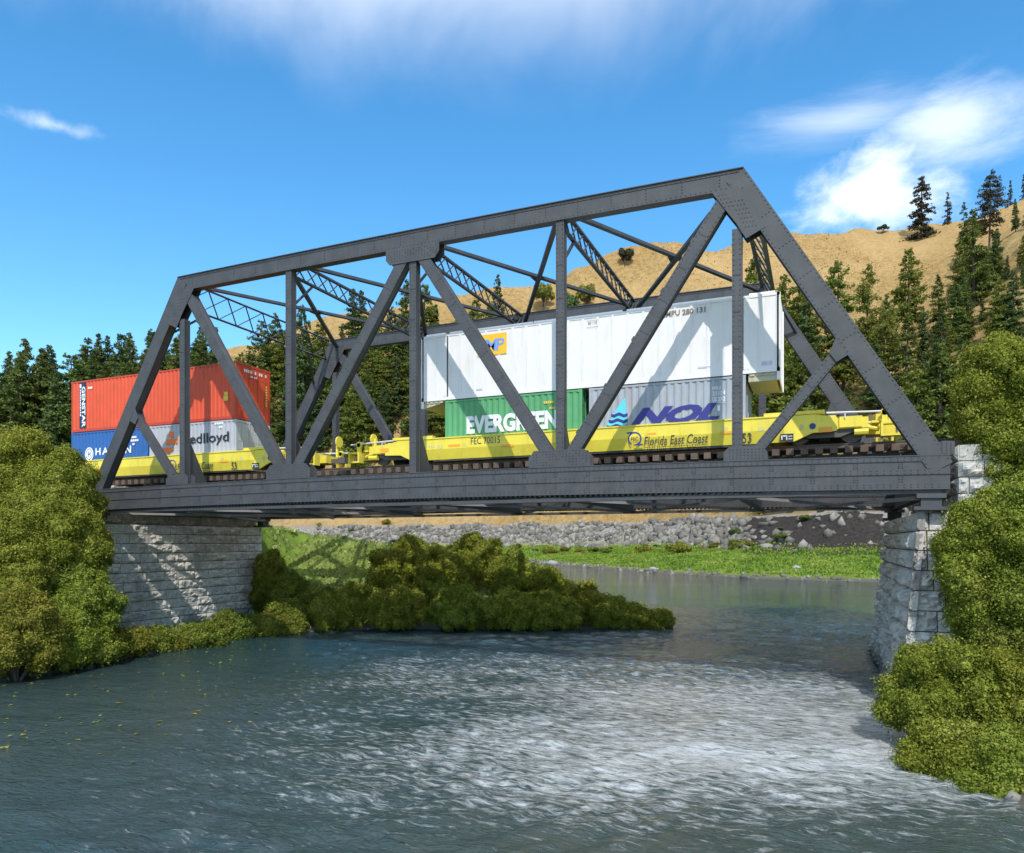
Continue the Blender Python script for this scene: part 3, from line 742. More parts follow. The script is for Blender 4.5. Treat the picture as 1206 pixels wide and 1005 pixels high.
# white 48 ft container
def white_box():
    x0=ix(496.3); L=15.02; x1=x0+L; y0,y1=YS-.01,YS-.01+2.59; z0=ZC+H8+.03; z1=9.20+ZR
    r=empty('shipping_container',(x0+L/2,YS+1.2,z0),'long white ribbed container stacked on the green and weathered grey ones','container','shipping containers on the well cars')
    s=MB(); s.box(x0+.05,x1-.05,y0+.012,y0+.04,z0+.15,z1-.17)
    nn=int(L/.61)
    for i in range(nn+1):
        x=x0+.1+i*(L-.2)/nn
        s.box(x-.05,x+.05,y0-.012,y0+.012,z0+.15,z1-.17)
        for j in range(36):
            z=z0+.2+j*(z1-z0-.42)/35
            s.rivet(x-.03,y0-.012,z,.014,.008); s.rivet(x+.03,y0-.012,z,.014,.008)
    for xx in (x0+1.22,x1-1.22): s.box(xx-.14,xx+.14,y0-.012,y0+.012,z0+.14,z1-.16)
    sw=s.build('side_wall',M['white'],r)
    s=MB(); s.box(x0+.05,x1-.05,y1-.04,y1-.012,z0+.15,z1-.17); s.build('side_wall',M['white'],r)
    f=MB()
    f.box(x0+.02,x1-.02,y0-.012,y0+.06,z0,z0+.15); f.box(x0+.02,x1-.02,y1-.06,y1+.012,z0,z0+.15)
    f.box(x0+.02,x1-.02,y0-.012,y0+.06,z1-.17,z1-.07); f.box(x0+.02,x1-.02,y1-.06,y1+.012,z1-.17,z1-.07)
    for xa,xb in ((x0,x0+.13),(x1-.13,x1)):
        for ya,yb in ((y0-.012,y0+.12),(y1-.12,y1+.012)): f.box(xa,xb,ya,yb,z0-.30,z1-.075)
    f.build('frame',M['white'],r)
    t=MB()   # raised roof edge strips between the lifting points
    for a,b in ((x0+.22,x0+1.15),(x0+1.4,x0+5.3),(x0+5.36,x0+9.1),(x0+9.3,x1-1.4),(x1-1.1,x1-.2)):
        t.prism_x([(y0+.02,z1-.07),(y1-.02,z1-.07),(y1-.10,z1+.03),(y0+.10,z1+.03)],a,b)
    t.build('roof_edge',M['white'],r)
    m=MB(); m.box(x0+.03,x1-.03,y0+.05,y1-.05,z1-.09,z1-.06); m.build('roof',M['white'],r)
    for xa in (x0+.03,x1-.06):
        m=MB(); m.box(xa,xa+.03,y0+.12,y1-.12,z0-.28,z1-.08)
        for k in range(4): m.box(xa-.012 if xa<x0+1 else xa+.03,xa if xa<x0+1 else xa+.042,y0+.2+.6*k,y0+.3+.6*k,z0-.2,z1-.2)
        m.build('end_wall',M['white'],r)
    for xa,xb in ((x0+.14,x0+1.12),(x1-1.12,x1-.14)):
        m=MB(); m.prism_y([(xa,z0-.30),(xb-.15 if xa<x0+1 else xb,z0-.12 if xa<x0+1 else z0-.30),(xb,z0+.0) if xa<x0+1 else (xb,z0-.002),(xa,z0-.002)],y0+.06,y1-.06)
        for k in range(4):
            m.box(xa+.04+k*.24,xa+.22+k*.24,y0+.02,y0+.06,z0-.10,z0-.03)
        m.build('overhang_beam',M['beige'],r)
    m=MB(); m.box(x0+1.2,x1-1.2,y0+.06,y1-.06,z0+.0,z0+.1); m.build('underfloor',M['beige'],r)
    F2=y0-.016
    lx=lambda x: ix(x,y0); 
    def LW(s,xa,xb,yt,yb,mat,**k): return lettering(s,(lx(xa),lx(xb),iz(xa,yb,y0),iz(xa,yt,y0)),F2,M[mat],sw,**k)
    xa,xb=lx(562.5),lx(596.8); za,zb=iz(597,416.5,y0),iz(597,391.5,y0)
    marks([(xa,xb,za,zb)],F2,M['patch'],sw,name='amber_panel')
    lettering('EMP',(xa+.07,xb-.10,za+.17,zb-.22),F2,M['skyblue'],sw,bold=.015,shear=.15,spacing=.82,thick=.012)
    LW('EMPU 280 131',780,831,367.5,374,'brownink',bold=.03)
    LW('48 110',692.5,703.5,379.5,382.5,'brownink',bold=.01); 
    m=MB(); marks([(lx(691),lx(704.5),iz(697,385.6,y0),iz(697,385.2,y0)),(lx(691),lx(704.5),iz(697,378.0,y0),iz(697,377.6,y0))],F2,M['brownink'],sw)
    marks(dashes(lx(897.5),lx(911.5),iz(900,430,y0),iz(900,425.8,y0),7,7,.15),F2,M['paleblue'],sw)
    marks(dashes(lx(822),lx(837),iz(830,433,y0),iz(830,431.8,y0),3,8,.05)+dashes(lx(561),lx(572),iz(566,459,y0),iz(566,458,y0),3,2,.05),F2,M['paleblue'],sw)
    return r
white=white_box()

# ------------------------------------------------------------------ well cars
def well_car(cx,label):
    r=empty('well_car',(cx,TY,RT),label,'rail car','well cars coupled on the bridge')
    E=lambda x: cx+x
    half=11.35; wl=6.95       # half length over end sills, half of the well
    zb,zt=3.63+ZR,4.53+ZR; yo=YS-.17; yi=YS-.03
    zm=4.08+ZR
    sill=[]
    for side in (0,1):
        Y=(lambda y:y) if side==0 else (lambda y:2*TY-y)
        m=MB()
        def quad(pts): 
            m.add([(x,Y(y),z) for x,y,z in pts],[(0,1,2,3) if side==0 else (3,2,1,0)])
        # upper web, lower web that turns inwards, top flange, lower flange
        xw=7.6
        def slab(xa,xb,ya,yb,za,zb_): m.box(min(xa,xb),max(xa,xb),min(Y(ya),Y(yb)),max(Y(ya),Y(yb)),za,zb_)
        slab(E(-xw),E(xw),yo,yi,zm,zt)
        P=[(yo,zm),(yo+.13,zb),(yi+.06,zb),(yi,zm)]
        m.prism_x([(Y(a),b) for a,b in (P if side==0 else P[::-1])],E(-xw),E(xw))
        slab(E(-xw),E(xw),yo-.035,yi+.02,zt,zt+.05)
        # tapering ends over the trucks
        for sg in (-1,1):
            pl=[(E(sg*xw),zb),(E(sg*(xw+.35)),zb),(E(sg*(xw+.95)),3.90+ZR),(E(sg*9.35),3.93+ZR),(E(sg*9.35),4.42+ZR),(E(sg*8.6),4.55+ZR),(E(sg*xw),4.55+ZR)]
            if sg<0: pl=pl[::-1]
            if side==1: pl=pl
            m.prism_y(pl,min(Y(yo+.02),Y(yi)),max(Y(yo+.02),Y(yi)))
            slab(E(sg*6.9),E(sg*8.95),yo+.02,yi+.12,zt+.052,zt+.17)
        for k in range(11):
            x=E(-6.5+k*1.3); slab(x-.02,x+.02,yo-.012,yo,zm+.06,zt-.02)
        sill.append(m.build('side_sill',M['yellow'],r))
    m=MB(); m.box(E(-wl),E(wl),yi+.02,2*TY-yi-.02,3.56+ZR,3.61+ZR); m.build('well_floor',M['dark_steel'],r)
    for sg in (-1,1):
        b=MB()
        def bx(xa,xb,ya,yb,za,zb_): b.box(min(E(sg*xa),E(sg*xb)),max(E(sg*xa),E(sg*xb)),ya,yb,za,zb_)
        bx(7.2,9.3,yi+.02,2*TY-yi-.02,4.30+ZR,4.50+ZR)
        bx(7.0,7.12,yi+.02,2*TY-yi-.02,3.70+ZR,4.60+ZR)
        bx(9.30,10.35,TY-1.16,TY+1.16,4.02+ZR,4.40+ZR)
        bx(9.42,10.15,TY-1.22,TY-1.16,4.06+ZR,4.44+ZR)
        bx(10.35,11.25,TY-.45,TY+.45,3.86+ZR,4.22+ZR)
        bx(10.45,10.72,TY-1.1,TY+1.1,4.18+ZR,4.26+ZR)
        bx(10.6,10.75,TY-.95,TY-.6,4.26+ZR,4.5+ZR); bx(9.6,9.9,TY-.7,TY+.7,4.40+ZR,4.52+ZR)
        b.tube((E(sg*10.1),TY-1.0,4.1+ZR),(E(sg*10.7),TY-.9,3.98+ZR),.09)
        b.tube((E(sg*9.9),TY-1.12,3.88+ZR),(E(sg*10.35),TY-1.12,3.88+ZR),.12)
        b.build('end_platform',M['yellow'],r)
        # open square step frame and post at the corner
        for yy in (YS-.02,2*TY-YS+.02):
            s=MB(); xa,xb=sorted((E(sg*10.72),E(sg*11.32))); t=.075; z0,z1=3.66+ZR,4.15+ZR
            s.box(xa,xb,yy-.2,yy+.2,z0,z0+t); s.box(xa,xb,yy-.2,yy+.2,z1-t,z1)
            s.box(xa,xa+t,yy-.2,yy+.2,z0+t,z1-t); s.box(xb-t,xb,yy-.2,yy+.2,z0+t,z1-t)
            s.build('corner_step',M['yellow'],r)
            s=MB(); x=E(sg*10.85); s.box(x-.09,x+.09,yy-.05,yy+.1,z1,4.58+ZR); s.tube((x,yy-.05,4.52+ZR),(x,yy+.12,4.52+ZR),.13,n=10); s.build('corner_post',M['yellow'],r)
            s=MB(); s.tube((E(sg*9.0),yy,4.60+ZR),(E(sg*11.3),yy,4.52+ZR),.035); s.tube((E(sg*9.6),yy,4.36+ZR),(E(sg*9.6),yy,4.58+ZR),.025); s.build('handrail',M['pipe'],r)
        s=MB(); s.box(E(sg*11.15)-.05,E(sg*11.15)+.05,TY+.5,TY+.62,4.2+ZR,5.05+ZR); s.tube((E(sg*11.22),TY+.56,5.0+ZR),(E(sg*11.28),TY+.56,5.0+ZR),.28,n=14); s.build('hand_brake',M['yellow'],r)
        s=MB(); s.bar((E(sg*11.2),TY,3.98+ZR),(E(sg*11.85),TY,3.98+ZR),.18,.2); s.box(min(E(sg*11.75),E(sg*12.1)),max(E(sg*11.75),E(sg*12.1)),TY-.16,TY+.12,3.84+ZR,4.14+ZR); s.build('coupler',M['wheel'],r)
        tr=MB(); xt=8.95
        for yy in (TY-1.0,TY+1.0):
            tr.prism_y([(E(sg*xt)-.95,3.92+ZR),(E(sg*xt)-.5,3.74+ZR),(E(sg*xt)+.5,3.74+ZR),(E(sg*xt)+.95,3.92+ZR),(E(sg*xt)+.8,4.12+ZR),(E(sg*xt)-.8,4.12+ZR)],yy-.07,yy+.07)
        tr.box(E(sg*xt)-.2,E(sg*xt)+.2,TY-1.1,TY+1.1,3.85+ZR,4.14+ZR)
        tk=tr.build('truck',M['wheel'],r)
        for dx in (-.88,.88):
            w=MB(); xw_=E(sg*xt)+dx
            for yy in (TY-.755,TY+.755): w.tube((xw_,yy-.06,RT+.40),(xw_,yy+.06,RT+.40),.40,n=22)
            w.tube((xw_,TY-.7,RT+.40),(xw_,TY+.7,RT+.40),.08); w.build('wheelset',M['wheel'],tk)
    # markings common to both cars (placed as on the right-hand car)
    s=sill[0]; o=cx-25.55
    def R(x0,x1,yt,yb): 
        return (ix(x0,yo)+o,ix(x1,yo)+o,iz(x0,yb,yo),iz(x0,yt,yo))
    lettering('Florida East Coast',R(758.5,834,514.5,525.5),yo,M['ink'],s,bold=.004,shear=.18)
    marks([R(758.5,834,527,527.5)],yo,M['ink'],s)
    xe,ze=ix(747.5,yo)+o,iz(747.5,517,yo)
    ring(xe,ze,.27,.27,.055,yo,M['navy'],s,-1.5,4.2); marks([(xe-.32,xe+.02,ze+.215,ze+.27),(xe-.02,xe+.33,ze-.27,ze-.215)],yo,M['navy'],s,name='emblem')
    lettering('FEC',(xe-.15,xe+.15,ze-.08,ze+.08),yo,M['ink'],s,shear=.15)
    lettering('53',R(874,885,510.5,523),yo,M['ink'],s,bold=.01)
    for q in (R(760,773,510.5,512.5),R(848,866,508.5,511.5),R(528,542,524,526.8),R(590,605,524,526.8)): marks([q],yo,M['amber'],s,name='reflector')
    yv=yo+.02
    for q in (R(964,980,503.5,509.5),R(447.5,457.5,528.5,533)): marks([q],yo+.015,M['amber'],s,name='reflector')
    q=R(919,934.5,511.5,520.5); marks([q],yo-.0,M['ink'],s,name='data_panel')
    w=(q[1]-q[0]); h=q[3]-q[2]
    marks([(q[0]+w*.08,q[0]+w*.16,q[2]+h*.25,q[2]+h*.8),(q[0]+w*.2,q[0]+w*.42,q[2]+h*.66,q[2]+h*.8),(q[0]+w*.46,q[0]+w*.52,q[2]+h*.2,q[2]+h*.8),(q[0]+w*.6,q[0]+w*.92,q[2]+h*.28,q[2]+h*.36),(q[0]+w*.6,q[0]+w*.92,q[2]+h*.62,q[2]+h*.7)],yo,M['inkw'],s,thick=.012)
    for (a,b,c,d) in ((851,858,503.5,507.5),(874,876,504,510),(893,901,503,508),(942,947,500,506),(505,512,525,528),(515,522,524,529),(545,549,522,526)):
        marks(dashes(*R(a,b,c,d),3,int(a),.4),yo,M['faint'],s)
    xe,ze=ix(957,yo)+o,iz(957,502,yo); polys([circle(xe,ze,.11,.11,16)],yo+.015,M['navy'],s)
    xe,ze=ix(466,yo)+o,iz(466,520,yo)
    return r,s,yo
car1,s1,yo=well_car(25.55,'yellow well car carrying the white, green and weathered grey containers')
car2,s2,_=well_car(25.55-24.55,'yellow well car carrying the red, blue and pale grey containers')
lettering('FEC 70015',(ix(554.5,yo),ix(589,yo),iz(570,523,yo),iz(570,515,yo)),yo,M['ink'],s1,bold=.005)
lettering('FEC 70101',(ix(97,yo),ix(115,yo),iz(105,549.5,yo),iz(105,543,yo)),yo,M['ink'],s2)

# ------------------------------------------------------------------ stone abutments
def rough_wall(m, org, u, nrm, width, z0, z1, course, seed, batter=0., blk=(.8,1.7), depth=.11, taper=(0,0)):
    """courses of quarry-faced blocks; org at the foot; u along the wall, nrm outwards; batter pulls the top back"""
    r=random.Random(seed); u=Vector(u); n=Vector(nrm); nc=max(1,int(round((z1-z0)/course))); h=(z1-z0)/nc
    for c in range(nc):
        za=z0+c*h; x=-r.random()*.6; row=[]
        while x<width:
            w=r.uniform(*blk); row.append((x,x+w)); x+=w
        for (xa,xb) in row:
            xa_,xb_=max(xa,0),min(xb,width)
            if xb_-xa_<.12: continue
            nu,nv=max(6,int((xb_-xa_)/.095)),7; off=r.uniform(-.04,.06); sd=r.random()*50; tu,tv=r.uniform(-.04,.04),r.uniform(-.05,.04)
            vs=[]; 
            for j in range(nv+1):
                for i in range(nu+1):
                    fu,fv=i/nu,j/nv; g=.016
                    px=xa_+g+(xb_-xa_-2*g)*fu; pz=za+g+(h-2*g)*fv
                    e=min(1,min(fu,1-fu)*(xb_-xa_)/.10,min(fv,1-fv)*h/.10)
                    k_=mnoise.noise(Vector((px*2.3,pz*2.3,sd)))*.25
                    q=mnoise.noise(Vector((px*1.7+sd,pz*2.2,seed)))*.75+(mnoise.cell(Vector((px*2.6+k_+sd,pz*3.4+k_+px*1.1,seed)))-.5)*.75+(mnoise.cell(Vector((px*5.5-pz*1.7+sd,pz*6+k_*3,seed)))-.5)*.4+mnoise.noise(Vector((px*8+sd,pz*8,seed+3)))*.35
                    dd=max(-.01,e*(depth*.75+depth*.85*q+off+tu*(fu-.5)*2+tv*(fv-.5)*2))
                    bb_=batter*(pz-z0)
                    p=Vector(org)+u*px+n*(dd-bb_); vs.append((p.x,p.y,pz))
            b=len(vs); fs=[]
            for j in range(nv):
                for i in range(nu): a=j*(nu+1)+i; fs.append((a,a+1,a+nu+2,a+nu+1))
            m.add(vs,fs)
            # edge returns so that blocks have thickness
            rim=[i for i in range(nu+1)]+[j*(nu+1)+nu for j in range(1,nv+1)]+[nv*(nu+1)+i for i in range(nu-1,-1,-1)]+[j*(nu+1) for j in range(nv-1,0,-1)]
            back=[tuple(Vector(vs[k])-n*.12) for k in rim]; K=len(rim)
            m.add([vs[k] for k in rim]+back,[((i+1)%K,i,K+i,K+(i+1)%K) for i in range(K)])
Z0=-.6
SEAT=.98+ZR
# left abutment
la=empty('stone_abutment',(-.6,6,0),'grey rough stone abutment under the far shaded end of the bridge beside the bushes','abutment','stone bridge abutments')
la['label']='wide grey stone block abutment standing behind the low waterside bushes'
XW=.55
m=MB(); rough_wall(m,(XW,-.75,0),(0,1,0),(1,0,0),12.55,Z0,SEAT-.02,.54,3,0.0)
rough_wall(m,(-3.2,-.75,0),(1,0,0),(0,-1,0),3.75,Z0,SEAT-.02,.54,4,0.0)
rough_wall(m,(XW,11.8,0),(-1,0,0),(0,1,0),3.7,Z0,SEAT-.02,.54,5,0.0)
m.build('block_wall',M['stone'],la)
m=MB(); m.box(-3.2,XW-.06,-.69,11.74,Z0,SEAT-.04); m.build('core',M['mortar'],la)
m=MB(); rough_wall(m,(-.12,-1.0,0),(0,1,0),(1,0,0),13.,SEAT,3.02+ZR,.55,7); rough_wall(m,(-3.4,-1.0,0),(1,0,0),(0,-1,0),3.28,SEAT,3.02+ZR,.6,8,0,(.7,1.1))
m.box(-3.3,-.18,-.94,11.95,SEAT,3.0+ZR); m.build('backwall',M['stone'],la)
# right abutment: battered river face
ra=empty('stone_abutment',(38.5,6,0),'tall pale stone abutment with sloping faces between the bushes and open water','abutment','stone bridge abutments')
m=MB(); BT=.105; HB=SEAT-Z0
rough_wall(m,(36.55,12.6,0),(0,-1,0),(-1,0,0),13.6,Z0,SEAT,.62,11,BT,(.9,1.9),.20)
rough_wall(m,(36.55,-1.0,0),(1,0,0),(0,-1,0),6.2,Z0,SEAT,.62,12,BT*1.9,(.8,1.7),.22)
# trim the front face's corner to the batter of the river face
vv=[]
for (x,y,z) in m.v:
    xmin=36.55+BT*(z-Z0)-.10; ymin=-1.0+BT*1.9*(z-Z0)-.10
    if y<ymin+.4 and x<xmin+.02: x=max(x,xmin)
    if x<xmin+.4 and y<ymin: y=max(y,ymin-.08)
    vv.append((x,y,z))
m.v=vv
m.build('block_wall',M['stone'],ra)
m=MB(); T=BT*HB
vs=[(36.63,-.87,Z0),(42.3,-.87,Z0),(42.3,12.5,Z0),(36.63,12.5,Z0),(36.63+T,-.87+T*1.9,SEAT-.03),(42.3,-.87+T*1.9,SEAT-.03),(42.3,12.5,SEAT-.03),(36.63+T,12.5,SEAT-.03)]
m.add(vs,[(0,3,2,1),(4,5,6,7),(0,1,5,4),(1,2,6,5),(2,3,7,6),(3,0,4,7)]); m.build('core',M['mortar'],ra)
m=MB(); rough_wall(m,(38.22,12.4,0),(0,-1,0),(-1,0,0),12.3,SEAT,2.98+ZR,.5,15); rough_wall(m,(38.22,.1,0),(1,0,0),(0,-1,0),4.2,SEAT,2.98+ZR,.5,16,0,(.5,1.25),.14)
m.box(38.3,42.4,.16,12.3,SEAT-.02,2.96+ZR); m.build('backwall',M['stone'],ra)

# ------------------------------------------------------------------ foliage
def card_mesh(P,Nr,size,rng,aspect=(.5,.9),curl=.25):
    """leaf cards: one bent quad per point"""
    n=len(P); t=rng.normal(size=(n,3)); t-=Nr*(t*Nr).sum(1,keepdims=True); t/=np.linalg.norm(t,axis=1,keepdims=True)+1e-9
    b=np.cross(Nr,t); s=size[:,None]; w=s*rng.uniform(*aspect,size=(n,1))
    a=P-t*s*.5; c=P+t*s*.5-Nr*s*curl*rng.uniform(0,1,(n,1)); l=P-b*w*.5+Nr*s*.08; r_=P+b*w*.5+Nr*s*.08
    V=np.stack([a,r_,c,l],1).reshape(-1,3); F=np.arange(4*n).reshape(n,4); return V,F
def ico(level):
    import bmesh
    bm=bmesh.new(); bmesh.ops.create_icosphere(bm,subdivisions=level,radius=1)
    V=np.array([v.co[:] for v in bm.verts]); F=np.array([[v.index for v in f.verts] for f in bm.faces]); bm.free(); return V,F
ICO2=ico(2); ICO1=ico(1)
def np_noise(P,s,seed): return np.array([mnoise.noise(Vector((p[0]*s+seed,p[1]*s,p[2]*s))) for p in P])
LEAFN=0
def bush_meshes(seed, hx, hy, hz, leaf, dens, mat):
    """rounded mass of overlapping leaf lobes filling a box of half sizes hx, hy, hz"""
    rng=np.random.default_rng(seed); H=np.array([hx,hy,hz]); r0=min(.85,max(.26,.36*min(hx,hy,hz)**.8))
    area=4*np.pi*((hx*hy)**1.6/3+(hx*hz)**1.6/3+(hy*hz)**1.6/3)**(1/1.6)
    nl=int(min(110,max(14,area/(r0*r0*2.0)))); lobes=[]
    for i in range(nl):
        for _ in range(30):
            d=rng.normal(size=3); d/=np.linalg.norm(d)
            if d[2]<-.75: continue
            r=r0*rng.uniform(.45,1.2); c=d*np.maximum(H-r*.75,H*.3)*rng.uniform(.56,1.08)
            if all(np.linalg.norm(c-o[0])>.62*max(r,o[1]) for o in lobes): break
        lobes.append((c,r))
    main=list(lobes)
    for c,r in main:
        for _ in range(7):
            d=rng.normal(size=3); d/=np.linalg.norm(d)
            if (d*c).sum()<-.1*np.linalg.norm(c): continue
            lobes.append((c+d*r*rng.uniform(.75,1.0),r*rng.uniform(.26,.48)))
    C=np.array([l[0] for l in lobes]); R=np.array([l[1] for l in lobes])
    cnt=(4*np.pi*R**2*dens).astype(int); Ps=[];Ns=[]
    for c,r,k in zip(C,R,cnt):
        d=rng.normal(size=(k,3)); d/=np.linalg.norm(d,axis=1,keepdims=True); p=c+d*r*rng.uniform(.84,1.07,(k,1))
        nb=np.linalg.norm(C-c,axis=1)<R+r*1.1; nb&=~((R==r)&(np.abs(C-c).sum(1)==0))
        dist=np.linalg.norm(p[:,None,:]-C[nb][None],axis=2)/R[nb][None]
        inner=np.linalg.norm(p/H,axis=1)<.52
        keep=((dist<.80).sum(1)==0)&~inner
        Ps.append(p[keep]); Ns.append(d[keep])
    P=np.concatenate(Ps); D=np.concatenate(Ns)
    q=np_noise(P,1.3/r0**.5,seed*3.1)*.55+np_noise(P,3.6/r0**.5,seed*1.7)*.45
    P=P+D*(q*.40*r0+np.where(rng.random(len(P))<.10,rng.uniform(.03,.24,len(P)),0))[:,None]+rng.normal(scale=.035,size=P.shape)
    Nr=D+rng.normal(scale=.6,size=D.shape); Nr/=np.linalg.norm(Nr,axis=1,keepdims=True)
    V,F=card_mesh(P,Nr,rng.uniform(*leaf,size=len(P)),rng,(.45,.8),.45)
    iv,if_=ICO2; Vs=[V]; off=len(V); tri=[]
    for c,r in zip(C,R):
        w=c+iv*r*(.76+.05*rng.normal(size=(len(iv),1))); Vs.append(w); tri.append(if_+off); off+=len(w)
    w=iv*H*.54; Vs.append(w); tri.append(if_+off)
    V=np.concatenate(Vs); tri=np.concatenate(tri)
    me=bpy.data.meshes.new('foliage')
    nf,nt_=len(F),len(tri); me.vertices.add(len(V)); me.vertices.foreach_set('co',V.astype(np.float32).ravel())
    me.loops.add(nf*4+nt_*3); me.loops.foreach_set('vertex_index',np.concatenate([F.ravel(),tri.ravel()]).astype(np.int32))
    me.polygons.add(nf+nt_); me.polygons.foreach_set('loop_start',np.concatenate([np.arange(nf)*4,nf*4+np.arange(nt_)*3]).astype(np.int32))
    me.update(calc_edges=True); me.materials.append(M[mat]); me.validate(); me.update()
    tw=MB()
    for c,r in lobes[:8]: tw.tube((0,0,-hz*1.05),tuple(c*.9),.05,.02,5)
    tm=bpy.data.meshes.new('stems'); tm.from_pydata(tw.v,[],tw.f); tm.materials.append(M['bark']); tm.update()
    return me,tm
NB=[100]
def put_bush(label,x,ytop,ybot,d,wpx,mat=None,group=None,ydeep=.9,name='bush'):
    """a bush by its apparent column, top and foot rows, distance and width"""
    a=(x-PX0)/FPX*d; ztop=ZR+(HY-ytop)/FPX*d; zbot=ZR+(HY-ybot)/FPX*d
    hz=(ztop-zbot)/2; hx=wpx*.93/FPX*d/2; hy=min(hx,1.6*hz,2.6)*ydeep
    NB[0]+=1; k=d/30.
    me,tm=bush_meshes(NB[0],hx,hy,hz,(.050*k**.6,.120*k**.6),640/k**1.1,mat or 'bush')
    r=empty(name,ad(a,d,zbot+hz),label,'bush',group); r.rotation_euler=(0,0,YAW)
    link_mesh('foliage',me,r); link_mesh('stems',tm,r)
    return r
GL='bushes on the bank beside the stone abutment'
LB=[('tall moss green bush behind the others at the picture edge, topped below the trees',20,500,640,33.5,135,None),
 ('rounded green bush whose top touches the yellow well car behind',72,528,660,33,100,None),
 ('big moss green bush overlapping the block wall, with a dark hollow',62,570,720,31.5,120,'bush'),
 ('green bush reaching furthest along the block wall under the bridge end',96,590,715,33.5,66,None),
 ('yellow green bush at the picture edge above the waterline',8,600,740,29.5,100,'bush'),
 ('bushy green mound in front of the block wall foot',92,664,778,31,95,None),
 ('pale yellow green bush hanging over the water at the picture edge',20,690,806,27.2,98,'bush_olive'),
 ('small fresh green bush between the pale waterside bush and the mound',74,715,795,29.2,68,None),
 ('low bright green waterside bush',118,738,784,30.6,52,None),
 ('low bushy tuft with brownish leaves beside the lowest stone course',150,736,778,32.5,52,'bush_olive'),
 ('round dark green waterside bush under the middle of the block wall',184,737,776,34.5,44,'bush_deep'),
 ('brown green little bush touching the water before the block wall',206,746,775,35.2,36,'bush_olive'),
 ('dark olive bush at the water in front of the right part of the wall',240,733,772,36.5,54,'bush_deep'),
 ('upright little dark bush standing against the lower stone courses',266,718,764,39,30,'bush_deep'),
 ('dark bush at the foot of the abutment corner nearest the water point',284,724,762,39.5,44,'bush_deep'),
 ('low brownish bush below the abutment corner at the water',312,722,757,40.5,48,'bush_olive'),
 ('small dark green waterside bush filling the nook beside the low brownish one',338,726,754,41.5,50,'bush_deep')]
for (lb,x,yt,yb,d,w,mt) in LB: put_bush(lb,x,yt,yb,d,w,mat=mt,group=GL)
GM='bushes along the grassy point under the bridge'
MB_=[('tall dark bush directly beside the stone abutment corner',320,652,742,47,52,'bush_deep'),
 ('dark round bush on the point, second from the abutment corner',346,676,748,45,52,'bush_deep'),
 ('dark olive bush on the point with a brownish foot',378,690,748,44.5,54,'bush_deep'),
 ('low dark bush at the waterline beneath the second bush of the point',336,706,752,42.5,56,'bush_deep'),
 ('low olive bush at the waterline before the pale grass slope',392,700,748,43,56,None),
 ('green bush whose top stands out against the pale grass slope',412,688,742,44.5,48,None),
 ('small light green bush in a gap at the waterline',432,688,744,43.5,40,None),
 ('large moss green bush at the middle of the point with a rounded top',478,632,740,48,98,None),
 ('wide low moss green bush at the waterline under the large bush',468,690,745,43,74,None),
 ('moss green bush in front of the highest crest of the point',520,648,742,46,84,None),
 ('highest broad moss green bush, flat topped below the riprap',560,630,738,48.5,104,None),
 ('low green bush at the waterline with a dark gap on its side',540,694,746,43,76,None),
 ('green bush falling from the crest towards the tip',606,650,742,46.5,74,None),
 ('low round green bush at the waterline below the falling crest',600,696,746,43,66,None),
 ('green bush on the outer half of the point',646,668,744,45,64,None),
 ('moss green bush outside the one on the outer half of the point',684,684,745,44.5,62,None),
 ('low broad green bush at the waterline under the outer half',652,704,748,43.0,74,None),
 ('low green bush third from the tip of the point',716,698,745,44,54,None),
 ('low green bush second from the tip of the point',744,710,745,43.8,48,None),
 ('small green bush at the very tip of the grassy point',775,716,745,43.6,40,None)]
for (lb,x,yt,yb,d,w,mt) in MB_: put_bush(lb,x,yt,yb,d,w,mat=mt,group=GM)
GRT='bushes on the bank beside the tall abutment'
RB=[('big moss green bush beside the bridge end, above the upper stone blocks',1180,396,545,22.3,116,None),
 ('lower lobe of foliage, a green bush hugging the upper stone blocks',1178,470,575,22.0,70,None),
 ('moss green bush at the picture edge behind the upper stone blocks',1218,470,640,21.8,120,None),
 ('large green bush halfway down beside the tall stone abutment',1168,578,762,20.8,134,None),
 ('green bush at the picture edge halfway down the bank',1222,560,760,20.0,120,None),
 ('dark green bush tucked in the hollow under the halfway bush',1180,690,800,20.6,100,'bush_deep'),
 ('big bright green bush low at the water before the tall abutment',1112,756,905,18.4,150,None),
 ('moss green bush at the lower corner of the picture edge',1190,770,930,17.6,130,None),
 ('low bush overhanging the near water below the bright green one',1118,850,990,16.6,130,None),
 ('nearest green bush at the bottom corner of the bank',1195,860,1040,15.6,170,None)]
for (lb,x,yt,yb,d,w,mt) in RB: put_bush(lb,x,yt,yb,d,w,mat=mt,group=GRT)

